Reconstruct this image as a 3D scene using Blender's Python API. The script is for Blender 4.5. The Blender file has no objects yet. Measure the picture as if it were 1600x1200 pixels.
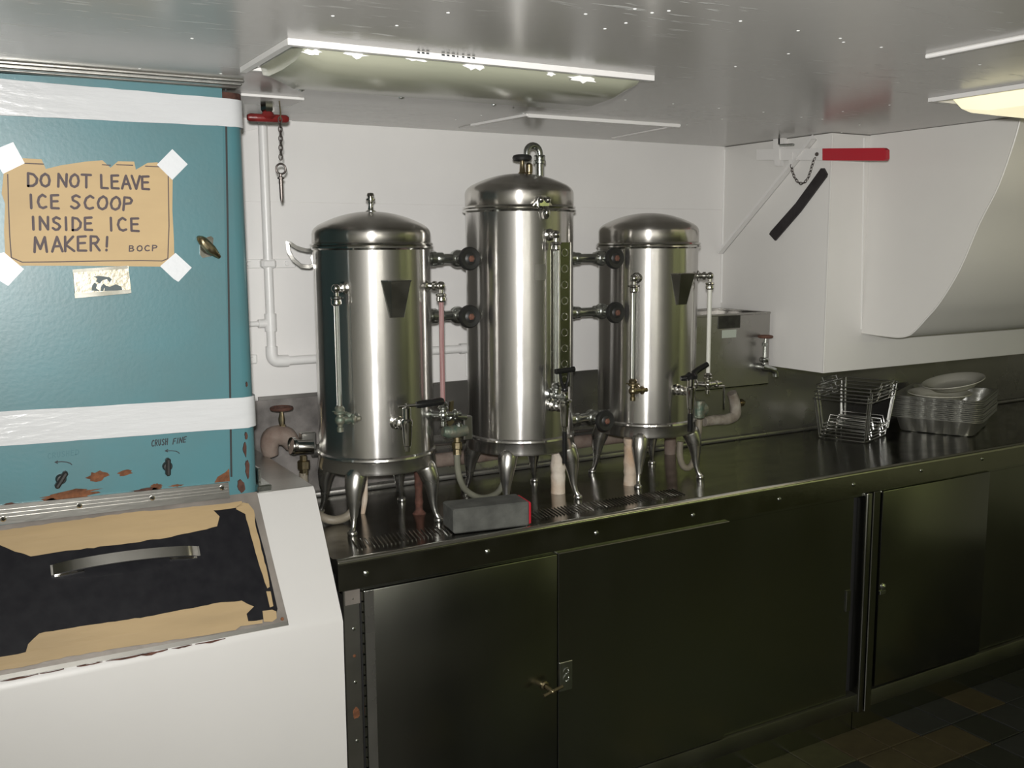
import bpy, bmesh, math, random
from mathutils import Vector, Matrix
random.seed(7)
S = bpy.context.scene
COL = S.collection
PI = math.pi
R_ = math.radians

# ------------------------------------------------------------------ camera
FPX, CAMZ = 1530.0, 1.6
def cam_axes():
    yaw, pitch, roll = R_(29.91), R_(7.95), R_(-0.37)
    f = Vector((math.sin(yaw)*math.cos(pitch), math.cos(yaw)*math.cos(pitch), -math.sin(pitch)))
    r = f.cross(Vector((0, 0, 1))).normalized()
    u = r.cross(f)
    return r*math.cos(roll)+u*math.sin(roll), u*math.cos(roll)-r*math.sin(roll), f
CR, CU, CF = cam_axes()
cam_d = bpy.data.cameras.new('camera'); cam = bpy.data.objects.new('camera', cam_d); COL.objects.link(cam)
cam_d.sensor_width = 36; cam_d.lens = 36*FPX/1600; cam_d.clip_start = .02
M3 = Matrix((CR, CU, -CF)).transposed()
cam.matrix_world = Matrix.Translation((0, 0, CAMZ)) @ M3.to_4x4()
S.camera = cam

# ------------------------------------------------------------------ light
S.view_settings.view_transform = 'Standard'; S.view_settings.look = 'None'
S.view_settings.gamma = 1; S.view_settings.use_curve_mapping = False
S.view_settings.exposure = 0.0
W = bpy.data.worlds.new('world'); S.world = W; W.use_nodes = True
W.node_tree.nodes['Background'].inputs[0].default_value = (.02, .02, .02, 1)
W.node_tree.nodes['Background'].inputs[1].default_value = .2
def area(name, loc, target, sx, sy, power, color):
    d = bpy.data.lights.new(name, 'AREA'); d.shape = 'RECTANGLE'; d.size = sx; d.size_y = sy
    d.energy = power; d.color = color
    o = bpy.data.objects.new(name, d); COL.objects.link(o); o.location = loc
    o.rotation_euler = (Vector(target)-Vector(loc)).to_track_quat('-Z', 'Y').to_euler()
    return o
# the camera's own flash, just above and to the left of the lens
fd = bpy.data.lights.new('camera_flash', 'SPOT'); fd.energy = 205; fd.color = (1, .985, .96)
fd.spot_size = R_(112); fd.spot_blend = 1.0; fd.shadow_soft_size = .022
fo_ = bpy.data.objects.new('camera_flash', fd); COL.objects.link(fo_); fo_.location = (-.02, -.03, 1.66)
fo_.rotation_euler = (Vector((1.35, 2.5, 1.60))-fo_.location).to_track_quat('-Z', 'Y').to_euler()
# the galley's other ceiling tube, unseen behind right, placed to glint on the worktop edge
area('ceiling_tube_light', (4.2, -.9, 1.90), (4.2, -.9, 0), 2.3, .28, 13.0, (.90, 1, .38))
area('aft_fill_light', (.2, -1.5, 1.90), (.2, -1.5, 0), 1.2, .25, 46.0, (1, .98, .90))  # unseen fill added overhead behind the camera for ambient light

# ------------------------------------------------------------------ measuring helpers
def ray(x, y): return CR*((x-800)/FPX) - CU*((y-600)/FPX) + CF
C0 = Vector((0, 0, CAMZ))
def aty(x, y, Y): d = ray(x, y); return C0 + d*(Y/d.y)
def atx(x, y, X): d = ray(x, y); return C0 + d*(X/d.x)
def atz(x, y, Z): d = ray(x, y); return C0 + d*((Z-CAMZ)/d.z)
def atplane(x, y, p, n): d = ray(x, y); return C0 + d*((p-C0).dot(n)/d.dot(n))

# ------------------------------------------------------------------ materials
def mat(name, col, rough=.5, metal=0., var=0., vscale=8., bump=0., bscale=60., stretch=(1, 1, 1), col2=None,
        rvar=0., spec=.5, emis=None, estr=0., trans=0., coat=0., alpha=None):
    m = bpy.data.materials.new(name); m.use_nodes = True
    nt = m.node_tree; b = nt.nodes['Principled BSDF']; L = nt.links
    b.inputs['Base Color'].default_value = (*col, 1); b.inputs['Roughness'].default_value = rough
    b.inputs['Metallic'].default_value = metal; b.inputs['Specular IOR Level'].default_value = spec
    b.inputs['Transmission Weight'].default_value = trans; b.inputs['Coat Weight'].default_value = coat
    if emis: b.inputs['Emission Color'].default_value = (*emis, 1); b.inputs['Emission Strength'].default_value = estr
    if var or bump or col2 or rvar:
        tc = nt.nodes.new('ShaderNodeTexCoord'); mp = nt.nodes.new('ShaderNodeMapping')
        mp.inputs['Scale'].default_value = stretch; L.new(tc.outputs['Object'], mp.inputs['Vector'])
    if var or col2 or rvar:
        n = nt.nodes.new('ShaderNodeTexNoise'); n.inputs['Scale'].default_value = vscale; n.inputs['Detail'].default_value = 6
        L.new(mp.outputs[0], n.inputs['Vector'])
        if var or col2:
            cr = nt.nodes.new('ShaderNodeValToRGB'); cr.color_ramp.elements[0].position = .32; cr.color_ramp.elements[1].position = .68
            c2 = col2 if col2 else tuple(max(0, c*(1-var)) for c in col)
            cr.color_ramp.elements[0].color = (*c2, 1); cr.color_ramp.elements[1].color = (*col, 1)
            L.new(n.outputs['Fac'], cr.inputs[0]); L.new(cr.outputs[0], b.inputs['Base Color'])
        if rvar:
            mr = nt.nodes.new('ShaderNodeMapRange'); mr.inputs[3].default_value = max(.02, rough-rvar); mr.inputs[4].default_value = rough+rvar
            mr.inputs[1].default_value = .3; mr.inputs[2].default_value = .7
            L.new(n.outputs['Fac'], mr.inputs[0]); L.new(mr.outputs[0], b.inputs['Roughness'])
    if bump:
        n2 = nt.nodes.new('ShaderNodeTexNoise'); n2.inputs['Scale'].default_value = bscale; n2.inputs['Detail'].default_value = 5
        L.new(mp.outputs[0], n2.inputs['Vector'])
        bp = nt.nodes.new('ShaderNodeBump'); bp.inputs['Strength'].default_value = bump; bp.inputs['Distance'].default_value = .004
        L.new(n2.outputs['Fac'], bp.inputs['Height']); L.new(bp.outputs[0], b.inputs['Normal'])
    return m
wall_white = mat('wall_white', (.80, .785, .765), .38, var=.05, vscale=3, bump=.12, bscale=30)
bin_white = mat('bin_white', (.56, .548, .53), .4, var=.03, vscale=4, bump=.05, bscale=40)
duct_white = mat('duct_white', (.78, .765, .735), .35, var=.05, vscale=3, bump=.1, bscale=25)
pipe_white = mat('pipe_white', (.80, .79, .77), .35, bump=.1, bscale=60)
teal = mat('teal', (.074, .196, .222), .36, var=.14, vscale=6, bump=.05, bscale=120, col2=(.082, .178, .195))
tape_mat = mat('tape', (.62, .63, .64), .17, var=.04, vscale=5, bump=.45, bscale=9, stretch=(2, 2, 9))
tape_small = mat('tape_small', (.72, .74, .76), .28, bump=.2, bscale=40)
kraft = mat('kraft', (.52, .37, .185), .6, var=.10, vscale=6, stretch=(1, 1, 3))
ink = mat('ink', (.075, .05, .055), .6, var=.3, vscale=30)
ink_faint = mat('ink_faint', (.06, .16, .18), .6)
ink_black = mat('ink_black', (.015, .02, .025), .6)
rust = mat('rust', (.20, .075, .03), .85, var=.6, vscale=60, bump=.6, bscale=150)
rust_dark = mat('rust_dark', (.11, .045, .03), .85, var=.6, vscale=50, bump=.5, bscale=120)
def brushed(name, col, rough, aniso, haze, hr):
    """turned and polished sheet: a lobe drawn out along the axis, plus a wide haze from fine scratches"""
    m = mat(name, col, rough, 1, rvar=.05, vscale=6, bump=.02, bscale=90)
    nt = m.node_tree; b = nt.nodes['Principled BSDF']; L = nt.links
    t = nt.nodes.new('ShaderNodeTangent'); t.direction_type = 'RADIAL'; t.axis = 'Z'
    b.inputs['Anisotropic'].default_value = aniso; b.inputs['Anisotropic Rotation'].default_value = .25
    L.new(t.outputs[0], b.inputs['Tangent'])
    g = nt.nodes.new('ShaderNodeBsdfPrincipled'); g.inputs['Base Color'].default_value = (*col, 1); g.inputs['Metallic'].default_value = 1
    g.inputs['Roughness'].default_value = hr
    mx = nt.nodes.new('ShaderNodeMixShader'); mx.inputs[0].default_value = haze
    o = [n for n in nt.nodes if n.type == 'OUTPUT_MATERIAL'][0]
    L.new(b.outputs[0], mx.inputs[1]); L.new(g.outputs[0], mx.inputs[2]); L.new(mx.outputs[0], o.inputs[0])
    return m
steel = brushed('steel', (.60, .585, .565), .20, .9, .17, .46)
steel_lid = brushed('steel_lid', (.56, .54, .505), .21, .85, .2, .42)
satin = mat('satin_metal', (.60, .59, .57), .27, 1, rvar=.05, vscale=12)
pocket_m = mat('pocket_metal', (.40, .39, .35), .36, 1, rvar=.08, vscale=14)
chrome = mat('chrome', (.66, .65, .62), .14, 1, rvar=.05, vscale=20)
fitting = mat('fitting', (.56, .58, .55), .27, 1, var=.35, vscale=25, bump=.12, bscale=90)
brass = mat('brass', (.42, .35, .22), .33, 1, var=.4, vscale=40, bump=.15, bscale=90)
verdigris = mat('verdigris', (.10, .165, .13), .5, .6, var=.5, vscale=50, bump=.4, bscale=120, col2=(.24, .22, .17))
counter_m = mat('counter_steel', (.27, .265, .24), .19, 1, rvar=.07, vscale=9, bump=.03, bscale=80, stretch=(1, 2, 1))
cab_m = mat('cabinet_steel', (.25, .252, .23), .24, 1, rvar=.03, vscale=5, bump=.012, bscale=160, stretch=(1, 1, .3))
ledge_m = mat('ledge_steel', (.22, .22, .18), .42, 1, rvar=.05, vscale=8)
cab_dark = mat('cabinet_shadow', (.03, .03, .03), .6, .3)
splash_m = mat('splash_steel', (.36, .35, .33), .3, .9, rvar=.1, vscale=7, bump=.12, bscale=30)
worn_grey = mat('worn_grey', (.26, .24, .225), .7, .2, var=.65, vscale=14, bump=.5, bscale=50)
alum = mat('aluminium', (.50, .49, .46), .33, 1, var=.2, vscale=12, bump=.08, bscale=100, stretch=(.3, 1, 1))
lid_grey = mat('lid_grey', (.24, .215, .19), .5, .4, var=.3, vscale=14, bump=.15, bscale=60)
lid_black = mat('lid_black', (.008, .008, .010), .40, var=.3, vscale=40, bump=.06, bscale=60, col2=(.013, .013, .015), spec=.10)
tan_paper = mat('tan_paper', (.37, .265, .135), .6, var=.16, vscale=7, stretch=(.6, 4, 4), bump=.2, bscale=14)
black_rubber = mat('black_rubber', (.018, .018, .017), .45, bump=.1, bscale=60)
black_gloss = mat('black_gloss', (.012, .012, .012), .2)
red_paint = mat('red_paint', (.48, .015, .03), .35, bump=.05)
red_dark = mat('red_dark', (.24, .022, .02), .35, var=.5, vscale=30, bump=.2, bscale=60)
red_rust = mat('red_rust', (.15, .065, .042), .7, var=.4, vscale=40)
stone = mat('stone', (.10, .102, .092), .9, var=.45, vscale=20, bump=.5, bscale=90)
lagging = mat('lagging', (.60, .54, .46), .85, var=.3, vscale=13, bump=.9, bscale=60, col2=(.44, .31, .21))
lag_pink = mat('lag_pink', (.23, .185, .155), .8, var=.4, vscale=18, bump=.9, bscale=45, col2=(.14, .095, .075))
crust = mat('crust', (.36, .33, .28), .85, var=.5, vscale=30, bump=.9, bscale=50, col2=(.17, .14, .11))
hose_m = mat('hose', (.25, .22, .17), .5, var=.3, vscale=30, bump=.3, bscale=160)
hose_clear = mat('hose_clear', (.19, .19, .15), .25, var=.2, vscale=20)
chain_m = mat('chain', (.16, .14, .13), .45, .9)
lens_off = mat('lens_off', (.40, .40, .31), .22, var=.12, vscale=5, stretch=(.5, 2, 2), col2=(.33, .34, .26))
flake = mat('flake_white', (.88, .88, .86), .5)
lens_lit = mat('lens_lit', (.6, .58, .42), .3, emis=(1, .91, .60), estr=.85)
foil = mat('foil', (.86, .86, .82), .36, 1, bump=.25, bscale=70)
wire_m = mat('wire', (.74, .74, .72), .26, 1)
foam_m = mat('foam', (.66, .645, .56), .55)
glass = mat('glass', (.9, .93, .9), .03, trans=1.0)
glass_red = mat('glass_backed', (.42, .31, .30), .15)
glass_white = mat('glass_white', (.66, .66, .60), .2)
red_line = mat('red_line', (.20, .03, .035), .3)
olive_plate = mat('olive_plate', (.26, .265, .21), .25, 1, rvar=.05)
dark_plate = mat('dark_plate', (.05, .05, .04), .5, .5, var=.5, vscale=60)
sticker = mat('sticker', (.42, .46, .40), .5)
badge_m = mat('badge', (.50, .46, .36), .4, .6, var=.35, vscale=70, bump=.2, bscale=140)
badge_ink = mat('badge_ink', (.05, .075, .08), .5)
tile_mats = [mat('tile_'+k, c, .42, var=.3, vscale=25, bump=.08, bscale=60) for k, c in
             (('dark', (.022, .023, .019)), ('olive', (.058, .056, .028)), ('brown', (.062, .048, .026)), ('slate', (.030, .031, .031)))]
grout = mat('grout', (.055, .052, .04), .8, bump=.2)
room_wall = mat('room_wall', (.74, .73, .66), .5, var=.1, vscale=2)
room_dark = mat('room_dark_steel', (.10, .10, .09), .4, .6)

def ceiling_material():
    m = bpy.data.materials.new('ceiling_gloss'); m.use_nodes = True
    nt = m.node_tree; b = nt.nodes['Principled BSDF']; L = nt.links
    tc = nt.nodes.new('ShaderNodeTexCoord')
    def noise(scale, detail, st):
        mp = nt.nodes.new('ShaderNodeMapping'); mp.inputs['Scale'].default_value = st
        n = nt.nodes.new('ShaderNodeTexNoise'); n.inputs['Scale'].default_value = scale; n.inputs['Detail'].default_value = detail
        L.new(tc.outputs['Object'], mp.inputs[0]); L.new(mp.outputs[0], n.inputs['Vector']); return n
    def ramp(n, p0, p1):
        r = nt.nodes.new('ShaderNodeMapRange'); r.inputs[1].default_value = p0; r.inputs[2].default_value = p1
        L.new(n.outputs['Fac'], r.inputs[0]); return r
    # cracked gloss paint: short ridges, coloured pale for flash glints, thickest in some patches
    crack = ramp(noise(1, 5, (13, 62, 1)), .60, .66)
    patch = ramp(noise(2.2, 2, (1, 1, 1)), .50, .66)
    mul = nt.nodes.new('ShaderNodeMath'); mul.operation = 'MULTIPLY'
    L.new(crack.outputs[0], mul.inputs[0]); L.new(patch.outputs[0], mul.inputs[1])
    mix = nt.nodes.new('ShaderNodeMix'); mix.data_type = 'RGBA'
    mix.inputs[6].default_value = (.43, .42, .395, 1); mix.inputs[7].default_value = (.70, .70, .685, 1)
    L.new(mul.outputs[0], mix.inputs[0]); L.new(mix.outputs[2], b.inputs['Base Color'])
    b.inputs['Roughness'].default_value = .21
    soft = noise(9, 3, (1, 1, 1))
    add = nt.nodes.new('ShaderNodeMath'); add.operation = 'MULTIPLY_ADD'; add.inputs[1].default_value = .5
    L.new(soft.outputs['Fac'], add.inputs[0]); L.new(mul.outputs[0], add.inputs[2])
    bp = nt.nodes.new('ShaderNodeBump'); bp.inputs['Strength'].default_value = .35; bp.inputs['Distance'].default_value = .003
    L.new(add.outputs[0], bp.inputs['Height']); L.new(bp.outputs[0], b.inputs['Normal'])
    return m
ceil_m = ceiling_material()

# ------------------------------------------------------------------ mesh helpers
class MB:
    """collects shapes in world space; .to() links them as one mesh object"""
    def __init__(s): s.bm = bmesh.new()
    def box(s, x0, x1, y0, y1, z0, z1, bev=0., seg=1):
        bm = s.bm
        vs = [bm.verts.new((x, y, z)) for x in (x0, x1) for y in (y0, y1) for z in (z0, z1)]
        fs = [bm.faces.new([vs[i] for i in q]) for q in ((0, 1, 3, 2), (4, 6, 7, 5), (0, 4, 5, 1), (2, 3, 7, 6), (0, 2, 6, 4), (1, 5, 7, 3))]
        if bev:
            es = list({e for f in fs for e in f.edges})
            bmesh.ops.bevel(bm, geom=es, offset=bev, segments=seg, affect='EDGES', profile=.5)
        return s
    def obox(s, c, ax, ay, az, hx, hy, hz, bev=0.):
        """oriented box: centre, three unit axes, half sizes"""
        t = MB(); t.box(-hx, hx, -hy, hy, -hz, hz, bev)
        m = Matrix((Vector(ax), Vector(ay), Vector(az))).transposed().to_4x4(); m.translation = Vector(c)
        s.add(t, m); return s
    def add(s, other, m=None):
        me = bpy.data.meshes.new('t'); other.bm.to_mesh(me)
        if m is not None: me.transform(m)
        s.bm.from_mesh(me); bpy.data.meshes.remove(me); other.bm.free(); return s
    def prism(s, pts, vec):
        """polygon (3-D points) extruded by vec"""
        bm = s.bm; v = Vector(vec)
        a = [bm.verts.new(Vector(p)) for p in pts]; b = [bm.verts.new(Vector(p)+v) for p in pts]
        n = len(pts)
        bm.faces.new(a); bm.faces.new(b[::-1])
        for i in range(n): bm.faces.new((a[i], b[i], b[(i+1) % n], a[(i+1) % n]))
        return s
    def lathe(s, prof, c=(0, 0, 0), axis=(0, 0, 1), n=24, sx=1., sy=1.):
        """profile of (radius, height) turned about an axis through c"""
        bm = s.bm; z = Vector(axis).normalized(); q = z.to_track_quat('Z', 'Y').to_matrix(); c = Vector(c)
        rings = []
        for r, h in prof:
            if r < 1e-6: rings.append([bm.verts.new(c + q @ Vector((0, 0, h)))])
            else: rings.append([bm.verts.new(c + q @ Vector((r*sx*math.cos(2*PI*i/n), r*sy*math.sin(2*PI*i/n), h))) for i in range(n)])
        for a, b in zip(rings, rings[1:]):
            for i in range(n):
                j = (i+1) % n
                if len(a) == 1 and len(b) == 1: continue
                if len(a) == 1: bm.faces.new((a[0], b[i], b[j]))
                elif len(b) == 1: bm.faces.new((a[i], a[j], b[0]))
                else: bm.faces.new((a[i], a[j], b[j], b[i]))
        return s
    def cyl(s, p0, p1, r0, r1=None, n=16):
        p0, p1 = Vector(p0), Vector(p1); r1 = r0 if r1 is None else r1; h = (p1-p0).length
        return s.lathe([(0, 0), (r0, 0), (r1, h), (0, h)], p0, p1-p0, n)
    def ball(s, c, r, n=14, sz=1.):
        return s.lathe([(r*math.sin(PI*k/8), -r*sz*math.cos(PI*k/8)) for k in range(9)], c, (0, 0, 1), n)
    def tube(s, pts, r, n=10, closed=False, flat=None, smooth=0):
        """tube along points; r a number or one per point; flat=(w,h,up) makes a rectangular bar"""
        P = [Vector(p) for p in pts]
        rs = list(r) if hasattr(r, '__len__') else [r]*len(P)
        if smooth: P, rs = spline(P, rs, smooth, closed)
        bm = s.bm; m = len(P); rings = []; prev = None
        for i in range(m):
            if closed: t = (P[(i+1) % m]-P[i-1]).normalized()
            else: t = (P[min(i+1, m-1)]-P[max(i-1, 0)]).normalized()
            if prev is None:
                up = Vector((0, 0, 1)) if abs(t.z) < .9 else Vector((0, 1, 0))
                a = up.cross(t).normalized()
            else:
                a = (prev - t*prev.dot(t)).normalized()
            if flat: a = (Vector(flat[2]) - t*Vector(flat[2]).dot(t)).normalized()
            b = t.cross(a); prev = a
            if flat:
                w, h = flat[0]*rs[i], flat[1]*rs[i]
                rings.append([bm.verts.new(P[i]+a*x*w+b*y*h) for x, y in ((1, 1), (-1, 1), (-1, -1), (1, -1))])
            else: rings.append([bm.verts.new(P[i]+(a*math.cos(2*PI*k/n)+b*math.sin(2*PI*k/n))*rs[i]) for k in range(n)])
        k_ = len(rings[0])
        pairs = list(zip(rings, rings[1:])) + ([(rings[-1], rings[0])] if closed else [])
        for A, B in pairs:
            for k in range(k_): bm.faces.new((A[k], A[(k+1) % k_], B[(k+1) % k_], B[k]))
        if not closed: bm.faces.new(rings[0][::-1]); bm.faces.new(rings[-1])
        return s
    def torus(s, c, axis, R, r, n=20, k=8):
        z = Vector(axis).normalized(); q = z.to_track_quat('Z', 'Y').to_matrix(); c = Vector(c)
        return s.tube([c+q @ Vector((R*math.cos(2*PI*i/n), R*math.sin(2*PI*i/n), 0)) for i in range(n)], r, k, closed=True)
    def to(s, name, m, parent=None, smooth=35, kind=None, label=None):
        bm = s.bm
        bmesh.ops.recalc_face_normals(bm, faces=bm.faces)
        me = bpy.data.meshes.new(name); bm.to_mesh(me); bm.free()
        if smooth:
            me.shade_smooth(); me.set_sharp_from_angle(angle=R_(smooth))
        me.materials.append(m)
        o = bpy.data.objects.new(name, me); COL.objects.link(o)
        if parent is not None:
            root = parent
            while root.parent: root = root.parent
            me.transform(root.matrix_basis.inverted()); o.parent = parent
        if kind: o['kind'] = kind
        if label: o['label'] = label
        return o
def spline(P, rs, k, closed=False):
    out, ro = [], []; n = len(P); last = n if closed else n-1
    for i in range(last):
        p0, p1, p2, p3 = (P[i-1] if (closed or i) else P[0]), P[i], P[(i+1) % n], (P[(i+2) % n] if (closed or i+2 < n) else P[-1])
        for j in range(k):
            t = j/k; t2, t3 = t*t, t*t*t
            out.append(.5*((2*p1)+(p2-p0)*t+(2*p0-5*p1+4*p2-p3)*t2+(3*p1-p0-3*p2+p3)*t3)); ro.append(rs[i]*(1-t)+rs[(i+1) % n]*t)
    if not closed: out.append(P[-1]); ro.append(rs[-1])
    return out, ro
def tag(o, label, cat, group=None):
    o['label'] = label; o['category'] = cat
    if group: o['group'] = group
    return o
def thing(name, label, cat, loc, group=None, rz=0.):
    o = bpy.data.objects.new(name, None); COL.objects.link(o); o.location = loc; o.rotation_euler = (0, 0, rz)
    o.empty_display_size = .05
    o.matrix_basis = Matrix.Translation(loc) @ Matrix.Rotation(rz, 4, 'Z')
    return tag(o, label, cat, group)
def struct(o): o['kind'] = 'structure'; return o
def dup(root, loc, label, rz=None):
    r = root.copy(); COL.objects.link(r); r.location = loc; r['label'] = label
    if rz is not None: r.rotation_euler = (0, 0, rz)
    kids = {}
    for o in list(bpy.data.objects):
        if o.parent == root: kids[o] = None
    for ch in kids:
        c = ch.copy(); COL.objects.link(c); c.parent = r
        for g in list(ch.children):
            d = g.copy(); COL.objects.link(d); d.parent = c
    return r
def blob(cx, cz, rx, rz_, y, n=18, jag=.25, seed=0):
    rd = random.Random(seed)
    return [Vector((cx+rx*math.cos(2*PI*i/n)*(1+rd.uniform(-jag, jag)), y, cz+rz_*math.sin(2*PI*i/n)*(1+rd.uniform(-jag, jag)))) for i in range(n)]

# ------------------------------------------------------------------ hand lettering
GL = {'D': [[(0, 0), (.04, 1), (.42, .92), (.66, .6), (.6, .25), (.35, .03), (0, 0)]],
 'O': [[(.36, 1), (.1, .8), (0, .45), (.1, .12), (.34, 0), (.58, .15), (.66, .5), (.58, .85), (.36, 1)]],
 'N': [[(0, 0), (.03, 1), (.6, .02), (.64, 1)]], 'T': [[(0, 1), (.7, 1)], [(.35, 1), (.35, 0)]],
 'L': [[(.02, 1), (0, .02), (.5, 0)]], 'E': [[(.55, 1), (.02, .97), (0, .02), (.55, 0)], [(.02, .52), (.48, .54)]],
 'A': [[(0, 0), (.35, 1), (.68, 0)], [(.13, .35), (.57, .37)]], 'V': [[(0, 1), (.32, 0), (.66, 1)]],
 'I': [[(.05, 1), (.04, 0)]], 'C': [[(.58, .86), (.36, 1), (.1, .8), (0, .45), (.12, .1), (.36, 0), (.6, .1)]],
 'S': [[(.55, .88), (.3, 1), (.06, .85), (.1, .62), (.42, .46), (.56, .26), (.4, .04), (.2, 0), (0, .14)]],
 'P': [[(0, 0), (.03, 1), (.42, .97), (.58, .78), (.48, .55), (.03, .48)]],
 'M': [[(0, 0), (.08, 1), (.38, .2), (.7, 1), (.8, 0)]], 'K': [[(0, 0), (.03, 1)], [(.56, 1), (.04, .45), (.6, 0)]],
 'R': [[(0, 0), (.03, 1), (.42, .97), (.56, .76), (.42, .54), (.04, .5)], [(.26, .5), (.6, 0)]],
 '!': [[(.1, 1.05), (.04, .3)], [(.02, .06), (.01, .0)]],
 'B': [[(0, 0), (.03, 1), (.4, .97), (.5, .76), (.36, .55), (.05, .52)], [(.36, .55), (.58, .3), (.44, .04), (0, 0)]],
 'U': [[(0, 1), (.03, .25), (.25, 0), (.5, .2), (.55, 1)]], 'H': [[(0, 0), (.02, 1)], [(.52, 0), (.54, 1)], [(.01, .5), (.53, .54)]],
 'F': [[(.55, 1), (.02, .97), (0, 0)], [(.02, .52), (.45, .54)]]}
GW = {'M': .95, 'I': .22, '!': .3, ' ': .38}
def strokes(mb, lines, w, nrm, depth=.0003):
    """flat marker strokes: polylines of 3-D points, width w, lying on a plane with normal nrm"""
    nrm = Vector(nrm).normalized(); k = 0
    for ln in lines:
        for a, b in zip(ln, ln[1:]):
            a, b = Vector(a), Vector(b); d = b-a
            if d.length < 1e-6: continue
            d.normalize(); sd = d.cross(nrm)*(w/2); k += 1
            base = nrm*(.00004*(k % 5)); pts = []
            for j in range(5): t = PI/2+PI*j/4; pts.append(a+d*(math.cos(t)*w/2)+sd*math.sin(t)+base)
            for j in range(5): t = -PI/2+PI*j/4; pts.append(b+d*(math.cos(t)*w/2)+sd*math.sin(t)+base)
            mb.prism(pts, nrm*depth)
def write(mb, text, p0, p1, p2, w, nrm, gap=.24, jit=0.):
    """text from p0 to p1 along the baseline, p2 above p0 gives the letter height"""
    p0, p1, p2 = Vector(p0), Vector(p1), Vector(p2)
    adv = [GW.get(c, .66) for c in text]; tot = sum(adv)+gap*(len(text)-1)
    ux = (p1-p0)/tot; uz = p2-p0; x = 0; rd = random.Random(len(text)); lines = []
    for c, a in zip(text, adv):
        dz = rd.uniform(-jit, jit)
        for ln in GL.get(c, []): lines.append([p0+ux*(x+q[0])+uz*(q[1]+dz) for q in ln])
        x += a+gap
    strokes(mb, lines, w, nrm)

# ================================================================== SETTING
YB, ZC, ZK = 2.664, .894, 1.943          # back wall, counter top, ceiling
XL, XR, YF = -1.5, 5.6, -2.4
NY = Vector((0, -1, 0))

floor = struct(MB().box(XL, XR, YF, YB+.05, -.08, -.012).to('floor', grout, smooth=0))
# floor tiles near the cabinets: one shared mesh per glaze, each tile its own object
def tile_mesh(m):
    o = MB().box(-.0735, .0735, -.0735, .0735, -.012, 0, .0015).to('tile', m, smooth=0)
    me = o.data; bpy.data.objects.remove(o); return me
tm = [tile_mesh(m) for m in tile_mats]
rt = random.Random(11)
for i in range(-10, 15):
    for j in range(10):
        x = 2.522+.152*i+.076; y = 2.112-.152*j-.076
        if x < .9: continue
        o = bpy.data.objects.new('tile', rt.choices(tm, (4, 2, 2, 3))[0]); COL.objects.link(o)
        o.location = (x, y, rt.uniform(-.0012, 0)); o.parent = floor

ceil = struct(MB().box(XL, XR, YF, YB+.05, ZK, ZK+.06).to('ceiling', ceil_m, smooth=0))
rv = MB()
RIV = [(978, 36), (992, 14), (1019, 20), (1045, 17), (945, 45), (1157, 33), (1247, 48), (1313, 60), (1318, 66), (1377, 74), (1232, 84), (1149, 104),
       (1474, 92), (1453, 90), (1531, 101), (977, 156), (1052, 162), (1123, 169), (1128, 186), (1193, 175), (1252, 183), (1285, 186), (1317, 174), (1343, 195), (1390, 164),
       (818, 177), (802, 168), (752, 180), (712, 187), (1315, 207), (1073, 195), (218, 107), (345, 115), (85, 98), (915, 22), (700, 20), (620, 40), (300, 60), (520, 25)]
for x, y in RIV:
    p = atz(x, y, ZK); rv.lathe([(.0028, .0), (.0028, -.0005), (.0016, -.0011), (0, -.0013)], p, (0, 0, 1), 8)
rv.to('rivet_row', flake, ceil, kind='stuff')

wb = struct(MB().box(XL, XR, YB+.004, YB+.08, 0, ZK).to('wall_back', wall_white, smooth=0))
def wy(x, y): return aty(x, y, YB)
z_seam = wy(800, 322).z
# two painted steel sheets lapped along the seam; ragged lower paint edge
rd = random.Random(3)
low = [(XL, YB, z_seam)]
low = [Vector((XL, YB, z_seam-.001)), Vector((2.41, YB, z_seam-.001))]
x = 2.41
while x > .2:
    low.append(Vector((x, YB, 1.197+rd.uniform(-.007, .006)))); x -= rd.uniform(.015, .04)
low.append(Vector((XL, YB, 1.197)))
MB().prism(low, (0, .004, 0)).to('panel', wall_white, wb, smooth=0)
MB().box(XL, 2.41, YB-.0015, YB+.004, z_seam, ZK).to('panel', wall_white, wb, smooth=0)
struct(MB().box(XL-.05, XL, YF, YB, 0, ZK).to('wall_left', room_wall, smooth=0))
struct(MB().box(XR, XR+.05, YF, YB, 0, ZK).to('wall_right', room_wall, smooth=0))
struct(MB().box(XL, XR, YF-.05, YF, 0, ZK).to('wall_front', room_wall, smooth=0))
# sloping gusset at the head of the back wall, left
struct(MB().prism([(.60, YB-.012, ZK), (.845, YB-.012, ZK), (.60, YB-.012, 1.875)], (0, .012, 0)).to('trim_1', wall_white, smooth=0))
# battens over the ceiling joints
struct(MB().box(1.574, 1.586, .4, 1.224, ZK-.008, ZK, .002).to('trim_2', wall_white))
# ribbed moulding above the ice maker
t3 = MB()
for k in range(4): t3.box(-.6, .56, 2.06+.02*k, 2.078+.02*k, ZK-.007-.004*(k % 2), ZK, .002)
struct(t3.to('trim_3', alum))

# ventilation duct boxed in along the back wall
XD, YD, ZD = 2.393, 2.179, 1.197
du = thing('ventilation_duct', 'white boxed ventilation duct along the back wall above the wire racks', 'duct', (XD, YD, ZD))
MB().box(XD, XR-.2, YD, YB-.001, ZD, ZK-.001, .003, 2).to('duct_casing', duct_white, du)
MB().tube([(XD, YB-.004, ZK-.01), (XD, YB-.004, 1.40)], .004, 8).to('weld_seam', pipe_white, du)
MB().tube([(2.536, YD, ZK-.01), (2.56, YD, 1.33)], .0035, 8).to('weld_seam', pipe_white, du)
MB().tube([(XD+.001, YD, ZK-.01), (XD+.001, YD, ZD+.004)], .003, 8).to('corner_bead', duct_white, du)

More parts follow.
